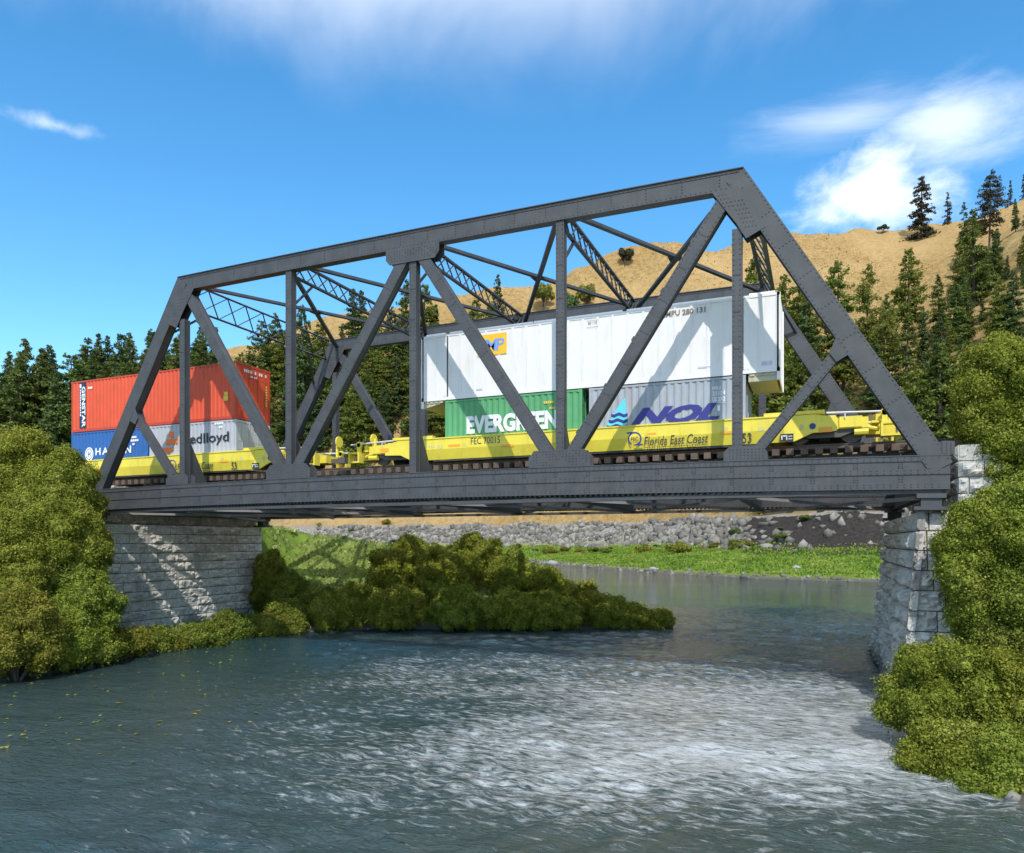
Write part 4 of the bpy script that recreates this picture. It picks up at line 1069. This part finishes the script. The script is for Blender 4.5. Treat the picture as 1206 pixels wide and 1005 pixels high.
# ------------------------------------------------------------------ trees
def conifer(seed,H=25.,R=4.0,whorls=30,bare=.12,dens=1.0,droop=.25,mat='needle',shape=.85,leaf=(.42,.95),ragged=.35):
    rng=np.random.default_rng(seed); P=[];Nn=[];S=[]
    tk=MB(); 
    tk.tube((0,0,-1.5),(0,0,H*.5),H*.016,H*.010,8); tk.tube((0,0,H*.5),(0,0,H*.98),H*.010,.03,6)
    for w in range(whorls):
        f=(w+rng.uniform(-.3,.3))/whorls; z=H*(bare+(1-bare)*max(0,f)); 
        rad=1.2*R*((1-max(0,f))**(shape*.95))*(.55+.45*min(1,f*6+.35))*rng.uniform(1-ragged,1.12)+.32
        nb=rng.integers(4,7)
        for b in range(nb):
            if rng.random()<.14: continue
            az=rng.uniform(0,2*np.pi); L=rad*rng.uniform(.65,1.12); up=rng.uniform(-.1,.35)-droop*(1-f)
            dirv=np.array([np.cos(az),np.sin(az),up]); dirv/=np.linalg.norm(dirv)
            if w%3==0 and b<3 and L>1.2: tk.tube((0,0,z),tuple(np.array([0,0,z])+dirv*L*.8),.05+.03*(1-f),.02,4)
            k=int((9+L*13)*dens); t=rng.uniform(.12,1,k)**.7
            side=np.array([-np.sin(az),np.cos(az),0]); sp=(.10+.22*t)*L*.9
            p=np.array([0,0,z])+dirv*(t*L)[:,None]+side*(rng.normal(size=k)*sp*.55)[:,None]; p[:,2]+=rng.normal(size=k)*.22-.12*t*t*L*droop
            n=np.array([0,0,1])+.9*rng.normal(size=(k,3))+dirv*.4; n/=np.linalg.norm(n,axis=1,keepdims=True)
            P.append(p);Nn.append(n);S.append(rng.uniform(*leaf,size=k)*(1-.35*f))
    P=np.concatenate(P);Nn=np.concatenate(Nn);S=np.concatenate(S)
    V,F=card_mesh(P,Nn,S,rng,(.4,.75),.5)
    me=np_mesh('crown',V,F,[M[mat]])
    tm=bpy.data.meshes.new('trunk'); tm.from_pydata(tk.v,[],tk.f); tm.materials.append(M['bark']); tm.update()
    return me,tm,H
CON=[conifer(1,R=4.3),conifer(2,R=3.7,whorls=34,mat='needle_b'),conifer(3,R=5.0,shape=.7,mat='needle'),conifer(4,R=3.6,mat='needle_b',whorls=32),
     conifer(5,R=4.6,bare=.2,mat='needle_y',shape=.65),conifer(6,R=4.0,bare=.25,mat='needle_y',shape=.6,whorls=26),conifer(7,R=5.2,bare=.15,mat='needle_y',shape=.6)]
SPARSE=[conifer(11,R=4.6,whorls=19,bare=.1,mat='needle_b',droop=.5,shape=.8,ragged=.55,dens=1.3),conifer(12,R=3.0,whorls=22,bare=.05,mat='needle_br',droop=.5,ragged=.5,shape=.9),
        conifer(13,R=5.2,whorls=24,bare=.25,mat='needle_br',shape=.45,ragged=.4),conifer(14,R=5.0,whorls=24,bare=.04,mat='needle_br',droop=.55,shape=.75,ragged=.45,dens=1.4)]
def put_tree(label,x,ytop,d,proto,group=None,hmax=46,wide=1.,name='pine_tree',cat='tree',goal=None):
    a=(x-PX0)/FPX*d; zg=ground(a,d); H=ZR+(HY-ytop)/FPX*d-zg
    while goal and H>goal and d<322:
        d+=5; a=(x-PX0)/FPX*d; zg=ground(a,d); H=ZR+(HY-ytop)/FPX*d-zg
    if H<2: return None
    H=min(H,hmax); cr,tk,H0=proto
    r=empty(name,ad(a,d,zg-.2),label,cat,group); s=H/H0; r.scale=(s*wide*random.uniform(.9,1.1),s*wide*random.uniform(.9,1.1),s); r.rotation_euler=(random.gauss(0,.02),random.gauss(0,.02),random.uniform(0,6.28))
    link_mesh('crown',cr,r); link_mesh('trunk',tk,r); return r
SK='skyline trees on the golden hill'
put_tree('tall lone ragged dark conifer on the golden hilltop in front of the cloud',1085,205,312,SPARSE[3],SK,wide=1.35)
put_tree('thin brownish conifer on the skyline just beside the lone hilltop conifer',1116,225,315,SPARSE[1],SK,wide=1.3)
put_tree('dark drooping conifer on the slope edge, second along from the lone hilltop conifer',1136,234,256,SPARSE[0],SK,wide=.9)
put_tree('tall round topped brownish pine high at the picture edge',1165,201,236,SPARSE[2],SK,hmax=60,wide=.9)
put_tree('small brownish conifer on the skyline beside the round topped pine',1190,211,324,SPARSE[1],SK)
put_tree('brownish conifer on the skyline at the very edge of the picture',1205,204,322,SPARSE[1],SK)
GF='conifers of the forest beyond the red container'
LAB='dark conifer in the dense forest beyond and beside the red container'
for (x,y) in ((1,428),(11,413),(24,408),(34,396),(49,408),(64,408),(83,389),(98,386),(121,395),(128,397),(144,391),(153,384),(163,366),(180,358),(203,402),(226,396),(245,380)):
    put_tree(LAB,x,y,random.uniform(262,300),random.choice(CON[:4]),GF,hmax=52,wide=1.25)
for k in range(74):
    x=random.uniform(-15,240); d=random.uniform(238,290); y=np.interp(x,[0,100,200,240],[412,392,378,376])+random.uniform(0,70)
    put_tree(LAB,x,y,d,random.choice(CON[:5]),GF,hmax=42,wide=1.25,goal=random.uniform(22,38))
put_tree('tall dark conifer seen between the portal lattice and the first diagonal',257,343,285,CON[1],hmax=60)
put_tree('dark conifer seen just beside the second hanger, tip in the sky under the top chord',358,340,285,CON[3],hmax=60)
GS='conifers on the slope behind the bridge middle'; LS='green pine on the slope behind the middle of the bridge'
for (x,y,d,p) in ((306,377,285,2),(324,367,288,0),(380,380,280,4),(414,338,300,1),(428,341,302,3),(476,327,290,0),(500,334,285,4),(585,322,305,1),(560,350,280,4)):
    put_tree(LS,x,y,d,CON[p],GS,hmax=55,wide=1.15,goal=38)
for k in range(100):
    x=random.uniform(235,720) if k%4 else random.uniform(330,500); d=random.uniform(244,270)
    yt=np.interp(x,[235,320,400,470,560,640,700],[400,385,385,350,350,345,360])+random.uniform(0,110)**.97
    put_tree(LS,x,yt,d,random.choice(CON[3:]+CON[:2]),GS,hmax=42,wide=1.25,goal=random.uniform(20,36))
GB='leafy trees on the golden slope above the white container'
GR='pines on the hillside beyond the right end of the bridge'.replace('right end','tall abutment end')
LR='green pine in the forest beyond the tall abutment end of the bridge'
put_tree('pointed pine standing well above its neighbours below the bare golden slope',1070,291,190,CON[4],hmax=60)
put_tree('pine with a forked tip just inside the sloping end post',986,307,186,CON[5],hmax=60)
put_tree('slim pine between the end post and the pointed tall pine',1020,309,188,CON[6],hmax=60,wide=.8)
put_tree('pine tip visible in the gap between gusset plate and portal',889,302,200,CON[4],hmax=60)
for (x,y,d,p) in ((1107,321,182,0),(1131,282,200,4),(1150,300,196,0),(1171,276,205,1),(1196,233,225,3),(1210,240,220,0),(926,323,195,6),(939,334,190,4),(955,340,200,5),(1044,345,185,6),(1185,300,200,1),(1205,300,190,1)):
    put_tree(LR,x,y,d,CON[p],GR,hmax=60,wide=1.0)
for k in range(78):
    x=random.uniform(885,1240) if k%2 else random.uniform(1060,1235); d=random.uniform(156,196); yt=np.interp(x,[880,960,1060,1120,1200],[345,352,360,325,290])+random.uniform(0,135)
    put_tree(LR,x,yt,d,random.choice(CON),GR,hmax=48,wide=1.2,goal=random.uniform(28,44))
for k in range(12):
    put_tree(LR,random.uniform(1066,1150),random.uniform(385,445),random.uniform(126,150),random.choice(CON[:6]),GR,hmax=30,wide=1.2)
for k in range(16):
    put_tree(LR,random.uniform(1142,1235),random.uniform(232,330),random.uniform(190,215),random.choice(CON),GR,hmax=40,wide=1.1,goal=random.uniform(25,34))
# broad leafy trees and hill shrubs
def broadleaf(seed,mat,R=3.5,H=8.):
    rng=np.random.default_rng(seed); tk=MB(); P=[];Nn=[]
    tk.tube((0,0,-1),(0,0,H*.4),.28,.2,8)
    for i in range(16):
        d=rng.normal(size=3); d[2]=abs(d[2]); d/=np.linalg.norm(d); c=np.array([0,0,H*.52])+d*np.array([R,R,H*.36])*rng.uniform(.4,.9); r=rng.uniform(.9,1.5)
        tk.tube((0,0,H*.35),tuple(c),.1,.03,5)
        k=170; q=rng.normal(size=(k,3)); q/=np.linalg.norm(q,axis=1,keepdims=True); P.append(c+q*r*rng.uniform(.6,1.05,(k,1))); Nn.append(q+.5*rng.normal(size=(k,3)))
    P=np.concatenate(P);Nn=np.concatenate(Nn);Nn/=np.linalg.norm(Nn,axis=1,keepdims=True)
    V,F=card_mesh(P,Nn,rng.uniform(.35,.7,len(P)),rng,(.5,.8),.3); me=np_mesh('crown',V,F,[M[mat]])
    tm=bpy.data.meshes.new('trunk'); tm.from_pydata(tk.v,[],tk.f); tm.materials.append(M['bark']); tm.update(); return me,tm,H
BL=[broadleaf(31,'needle_y'),broadleaf(32,'needle_br'),broadleaf(33,'leafyel'),broadleaf(34,'needle_b')]
put_tree('dark broad leafy tree on the golden ridge above the white container',736,290,322,BL[1],hmax=40,name='leafy_tree')
put_tree('small dark round shrub on the golden hilltop below the cloud',1040,264,326,BL[3],hmax=12,name='hill_shrub',cat='shrub',wide=1.6)
for lb,x,y,d,p in (('large yellow green leafy tree above the white container, beside the centre hanger',640,328,265,0),('leafy green tree above the white container just past the centre hanger',690,332,262,0),('dark green leafy tree behind the lattice strut over the white container',668,340,270,3),
                   ('leafy tree showing above the left end of the white container',545,372,250,0)):
    put_tree(lb,x,y,d,BL[p],GB,hmax=34,wide=.75,name='leafy_tree',goal=17)
GSH='low shrubs on the dry slope'
for k in range(60):
    x=random.uniform(0,1180); d=random.uniform(150,190) if x>800 else random.uniform(245,285)
    a=(x-PX0)/FPX*d; z=ground(a,d); cr,tk,H0=BL[random.choice((0,2,2,3))]
    r=empty('hill_shrub',ad(a,d,z-.6),'low round shrub growing between the pines on the dry slope','shrub',GSH); s=random.uniform(.22,.5); r.scale=(s,s,s*.8); r.rotation_euler=(0,0,k); link_mesh('crown',cr,r); link_mesh('trunk',tk,r)
GBK='green shrubs on the riprap bank'
for lb,x,d,s,mt in (('green round shrub on the grey riprap under the bridge, beside the pale stones',566,226,.72,0),('small green shrub on the riprap near the round shrub',530,228,.5,0),('yellow shrub on the riprap under the middle of the bridge',648,200,.6,2),
                    ('broad yellow green shrub at the riprap end toward the dark bank',800,150,.75,2),('yellow green shrub on the bank beside the tall stone abutment',1024,134,.7,2),('green shrub between riprap and grass strip',870,142,.6,0),('olive shrub at the top of the riprap under the bridge',760,165,.6,2)):
    a=(x-PX0)/FPX*d; z=ground(a,d); cr,tk,H0=BL[mt]
    r=empty('bank_shrub',ad(a,d,z-1.2),lb,'shrub',GBK); r.scale=(s,s,s*.7); link_mesh('crown',cr,r); link_mesh('trunk',tk,r)

for k in range(44):
    x=random.uniform(430,1040); d=np.interp(x,[430,600,700,860,1040],[243,222,186,141,131])+random.uniform(-4,9); a=(x-PX0)/FPX*d; z=ground(a,d); cr,tk,H0=BL[random.choice((0,2,2,3))]
    r=empty('bank_shrub',ad(a,d,z-.7),'small scrub tuft dotted over the riprap under the bridge','shrub','scrub on the riprap'); q=random.uniform(.16,.42); r.scale=(q*1.2,q*1.2,q*.7); r.rotation_euler=(0,0,k); link_mesh('crown',cr,r); link_mesh('trunk',tk,r)
# ------------------------------------------------------------------ grass, stones, leaves (uncountable)
def scatter_grass(name,n,amin,amax,dmin,dmax,cond,size,mat,seed,tall=1.):
    rng=np.random.default_rng(seed); A=rng.uniform(amin,amax,n); D=rng.uniform(dmin,dmax,n)
    k=cond(A,D); A,D=A[k],D[k]; Z=height(A,D); n=len(A)
    X=CAMX+CS*A-SN*D; Y=CAMY+SN*A+CS*D; az=rng.uniform(0,2*np.pi,n); s=rng.uniform(*size,n)
    t=np.stack([np.cos(az),np.sin(az),np.zeros(n)],1)*s[:,None]*.5; lean=rng.normal(scale=.3,size=(n,2))*s[:,None]
    P=np.stack([X,Y,Z-.05],1); top=P+np.stack([lean[:,0],lean[:,1],s*tall],1)
    V=np.stack([P-t*.6,P+t*.6,top+t*.5,top-t*.7],1).reshape(-1,3); F=np.arange(4*n).reshape(n,4)
    o=link_mesh(name,np_mesh(name,V,F,[M[mat]])); return o
o=scatter_grass('bank_grass',150000,-60,75,88,235,lambda A,D:(lambda s:(s>1.5)&(s<29)&(np.abs(A/D)<.75))(sdist(RIGHT,A,D)),(.18,.5),'grass',3,.8)
tag(o,'bright green grass strip along the far water edge','grass',kind='stuff')
o=scatter_grass('slope_grass',45000,-26,9,40,72,lambda A,D:(lambda s:(s>.6))(sdist(LEFT,A,D)),(.12,.34),'grass_pale',4,.8)
tag(o,'pale green grass on the slope behind the point bushes','grass',kind='stuff')
o=scatter_grass('dry_grass',30000,-120,150,130,330,lambda A,D:(lambda s:(s>44)&(np.abs(A/D)<.72)&(A/D>-.3)&(D>215))(sdist(RIGHT,A,D)),(.3,.8),'grass_dry',5,.6)
tag(o,'dry golden grass covering the hillside','grass',kind='stuff')
def stones(name,n,cond,amin,amax,dmin,dmax,size,seed,mat):
    rng=np.random.default_rng(seed); A=rng.uniform(amin,amax,n); D=rng.uniform(dmin,dmax,n); k=cond(A,D); A,D=A[k],D[k]; Z=height(A,D); n=len(A)
    X=CAMX+CS*A-SN*D; Y=CAMY+SN*A+CS*D; iv,if_=ICO1; nv=len(iv)
    s=rng.uniform(*size,(n,1,1))**1.0; sc=rng.uniform(.6,1.2,(n,1,3)); V=iv[None]*(1+.25*rng.normal(size=(n,nv,1)))*s*sc*.5
    V=np.round(V/(s*.28))*(s*.28)*.5+V*.5
    V=V+np.stack([X,Y,Z],1)[:,None,:]; F=(if_[None]+(np.arange(n)*nv)[:,None,None]).reshape(-1,3)
    return link_mesh(name,np_mesh(name,V.reshape(-1,3),F,[mat]))
o=stones('riprap_stones',26000,lambda A,D:(lambda s:(s>26.5+2.5*np.sin(A*.23)+1.5*np.sin(A*.71))&(s<39+2*np.sin(A*.31))&(A/D>-.6)&((A/D<.33)|((A/D<.56)&(np.sin(A*2.3+D*1.1)+np.sin(A*.8-D*1.9)>.95)))&(np.sin(A*.9+D*.7)+np.sin(A*.37-D*.5)>-1.0-.9*(A/D<.1)))(sdist(RIGHT,A,D)),-70,80,110,270,(.6,2.4),6,M['riprap'])
tag(o,'loose grey riprap stones on the bank below the railway','stones',kind='stuff')
o=stones('shore_pebbles',9000,lambda A,D:(lambda s:(s>-.3)&(s<1.4)&(np.abs(A/D)<.6))(sdist(RIGHT,A,D)),-10,60,88,200,(.25,1.1),8,M['riprap'])
tag(o,'grey pebbles lining the far water edge','stones',kind='stuff')
o=stones('slope_rubble',2600,lambda A,D:(lambda s,z:(s>46)&(A/D<-.5)&(z>26)&(z<50))(sdist(RIGHT,A,D),height(A,D,False)),-200,-110,235,280,(.6,2.2),9,M['riprap'])
tag(o,'grey rubble on the slope beside the red container','stones',kind='stuff')
o=stones('bank_stones',5200,lambda A,D:(lambda l,r:((l>-.35)&(l<.7))|((r>-.35)&(r<.7)&(D<40)))(sdist(LEFT,A,D),sdist(RIGHT,A,D)),-24,20,8,60,(.10,.42),12,M['riprap'])
tag(o,'small wet stones along the near waterlines','stones',kind='stuff')
rv,rf=ICO2
for lb,x,d,s in (('pale rock lying in the green grass strip before the dark bank',770,124,.7),('pale flat rock at the grass edge under the bridge middle',650,168,1.1),('brown rock at the far shore near the tall abutment',938,107,.6)):
    a=(x-PX0)/FPX*d; rng=np.random.default_rng(int(x)); V=rv*(1+.12*rng.normal(size=(len(rv),1)))*np.array([1.3,.9,.6])*s
    o=link_mesh('rock',np_mesh('rock',V,rf,[M['rock']]),None,ad(a,d,max(.1,ground(a,d))+s*.2)); tag(o,lb,'rock')
# floating leaves on the smooth water near the left bank
rng=np.random.default_rng(17); n=420
A=rng.uniform(-19,-2,n); D=rng.uniform(17,40,n); k=(sdist(LEFT,A,D)<-.5)&(rng.random(n)<np.exp(-np.maximum(0,A+11)/4)); A,D=A[k],D[k]; n=len(A)
P=np.stack([CAMX+CS*A-SN*D,CAMY+SN*A+CS*D,np.full(n,.02)],1); Nn=np.array([0,0,1.])+rng.normal(scale=.12,size=(n,3)); Nn/=np.linalg.norm(Nn,axis=1,keepdims=True)
V,Fq=card_mesh(P,Nn,rng.uniform(.06,.2,n),rng,(.5,.9),.1)
tag(link_mesh('floating_leaves',np_mesh('floating_leaves',V,Fq,[M['leafyel']])),'yellow leaves drifting on the dark water near the bushes','leaves',kind='stuff')

# ------------------------------------------------------------------ sky and sun
w=bpy.data.worlds.new('World'); scene.world=w; w.use_nodes=True
nt=w.node_tree; bg=nt.nodes['Background']; out=nt.nodes['World Output']
SEL,SAZ=math.radians(47),math.radians(23)     # sun height; swing towards +X from the viewer's back
sky=N(nt,'ShaderNodeTexSky',sky_type='NISHITA'); sky.sun_disc=False; sky.sun_elevation=SEL; sky.sun_rotation=math.pi-SAZ
sky.air_density=1.0; sky.dust_density=.35; sky.ozone_density=2.2; sky.altitude=300
tc=N(nt,'ShaderNodeTexCoord'); dirv=tc.outputs['Generated']
def vm(op,a,b=None):
    n=N(nt,'ShaderNodeVectorMath',operation=op)
    for i,v in enumerate((a,b)):
        if v is None: continue
        if hasattr(v,'is_output'): nt.links.new(v,n.inputs[i])
        else: n.inputs[i].default_value=v
    return n.outputs['Value'] if op=='DOT_PRODUCT' else n.outputs['Vector']
def ma(op,a,b=0.,clamp=False):
    n=N(nt,'ShaderNodeMath',operation=op); n.use_clamp=clamp
    for i,v in enumerate((a,b)):
        if hasattr(v,'is_output'): nt.links.new(v,n.inputs[i])
        else: n.inputs[i].default_value=v
    return n.outputs[0]
sep=N(nt,'ShaderNodeSeparateXYZ'); nt.links.new(dirv,sep.inputs[0])
# azimuth (right of the viewing direction) and elevation, in degrees
cr=vm('DOT_PRODUCT',dirv,(CS,SN,0)); cf=vm('DOT_PRODUCT',dirv,(-SN,CS,0))
az=ma('MULTIPLY',ma('ARCTAN2',cr,cf),57.2958); el=ma('MULTIPLY',ma('ARCSINE',sep.outputs[2]),57.2958)
def cnoise(scale,detail,rough,stretch,off=(0,0,0),dist=0):
    cv=N(nt,'ShaderNodeCombineXYZ'); nt.links.new(az,cv.inputs[0]); nt.links.new(el,cv.inputs[1])
    mp=N(nt,'ShaderNodeMapping'); mp.inputs['Scale'].default_value=stretch; mp.inputs['Location'].default_value=off; nt.links.new(cv.outputs[0],mp.inputs[0])
    n=N(nt,'ShaderNodeTexNoise',ins={'Scale':scale,'Detail':detail,'Roughness':rough,'Distortion':dist}); nt.links.new(mp.outputs[0],n.inputs[0]); return n.outputs['Fac']
def blob(ca,ce,ra_,re_):
    x=ma('DIVIDE',ma('SUBTRACT',az,ca),ra_); y=ma('DIVIDE',ma('SUBTRACT',el,ce),re_)
    return ma('SUBTRACT',1.,ma('SQRT',ma('ADD',ma('MULTIPLY',x,x),ma('MULTIPLY',y,y))))
n_c=cnoise(.16,7,.6,(1,1.5,1),(3,1,0),.3); n_w=cnoise(.11,6,.62,(.55,1.6,1),(9,4,0),.8)
def cover(bl,nz,lo,hi,amt=1.3,gain=1.0):
    v=ma('ADD',bl,ma('MULTIPLY',ma('SUBTRACT',nz,.5),amt))
    m=N(nt,'ShaderNodeMapRange',ins={1:lo,2:hi,3:0,4:gain}); m.interpolation_type='SMOOTHSTEP'; nt.links.new(v,m.inputs[0]); return m.outputs[0]
f1=cover(blob(26.5,24,6.8,5.2),n_c,.12,1.1,2.2,.74)
f1b=cover(blob(31.5,26.5,7,3.6),n_w,.10,1.0,1.5,.55)
f2=cover(blob(25,28.0,13,2.4),n_w,.20,1.3,1.7,.40)
f3=cover(blob(-32.2,26.0,4.2,1.0),n_c,.40,1.35,2.4,.5)
hi_=N(nt,'ShaderNodeMapRange',ins={1:28.5,2:42,3:0,4:1}); nt.links.new(el,hi_.inputs[0])
n_h=cnoise(.045,6,.6,(.6,1.,1),(1,7,0),.5)
f4=cover(ma('SUBTRACT',hi_.outputs[0],.35),n_h,-.25,.6,2.0,.97)
f4=ma('MULTIPLY',f4,hi_.outputs[0]); f5=cover(blob(6,56,36,19),n_h,.0,.6,1.5,.8)
cov=ma('MAXIMUM',ma('MAXIMUM',f1,f1b),ma('MAXIMUM',ma('MAXIMUM',f2,f3),ma('MAXIMUM',ma('MULTIPLY',f4,.7),f5)),True)
hs=N(nt,'ShaderNodeHueSaturation',ins={'Hue':.492,'Saturation':1.30,'Value':1.10}); nt.links.new(sky.outputs[0],hs.inputs['Color'])
cl=mix(nt,cov,hs.outputs[0],(6.6,6.8,7.0)); cl=mix(nt,f5,cl,(9.,9.2,9.5)); nt.links.new(cl,bg.inputs['Color']); bg.inputs['Strength'].default_value=.15
sun=bpy.data.lights.new('sun','SUN'); sun.energy=2.45; sun.angle=math.radians(.53); sun.color=(1,.955,.88)
so=bpy.data.objects.new('sun',sun); COL.objects.link(so)
sv=Vector((math.sin(SAZ)*math.cos(SEL),-math.cos(SAZ)*math.cos(SEL),math.sin(SEL)))
so.rotation_euler=sv.to_track_quat('Z','Y').to_euler(); so.location=(30,-30,60)
scene.view_settings.view_transform='Standard'; scene.view_settings.look='None'; scene.view_settings.exposure=.68; scene.view_settings.gamma=1
scene.cycles.max_bounces=6; scene.cycles.transparent_max_bounces=4
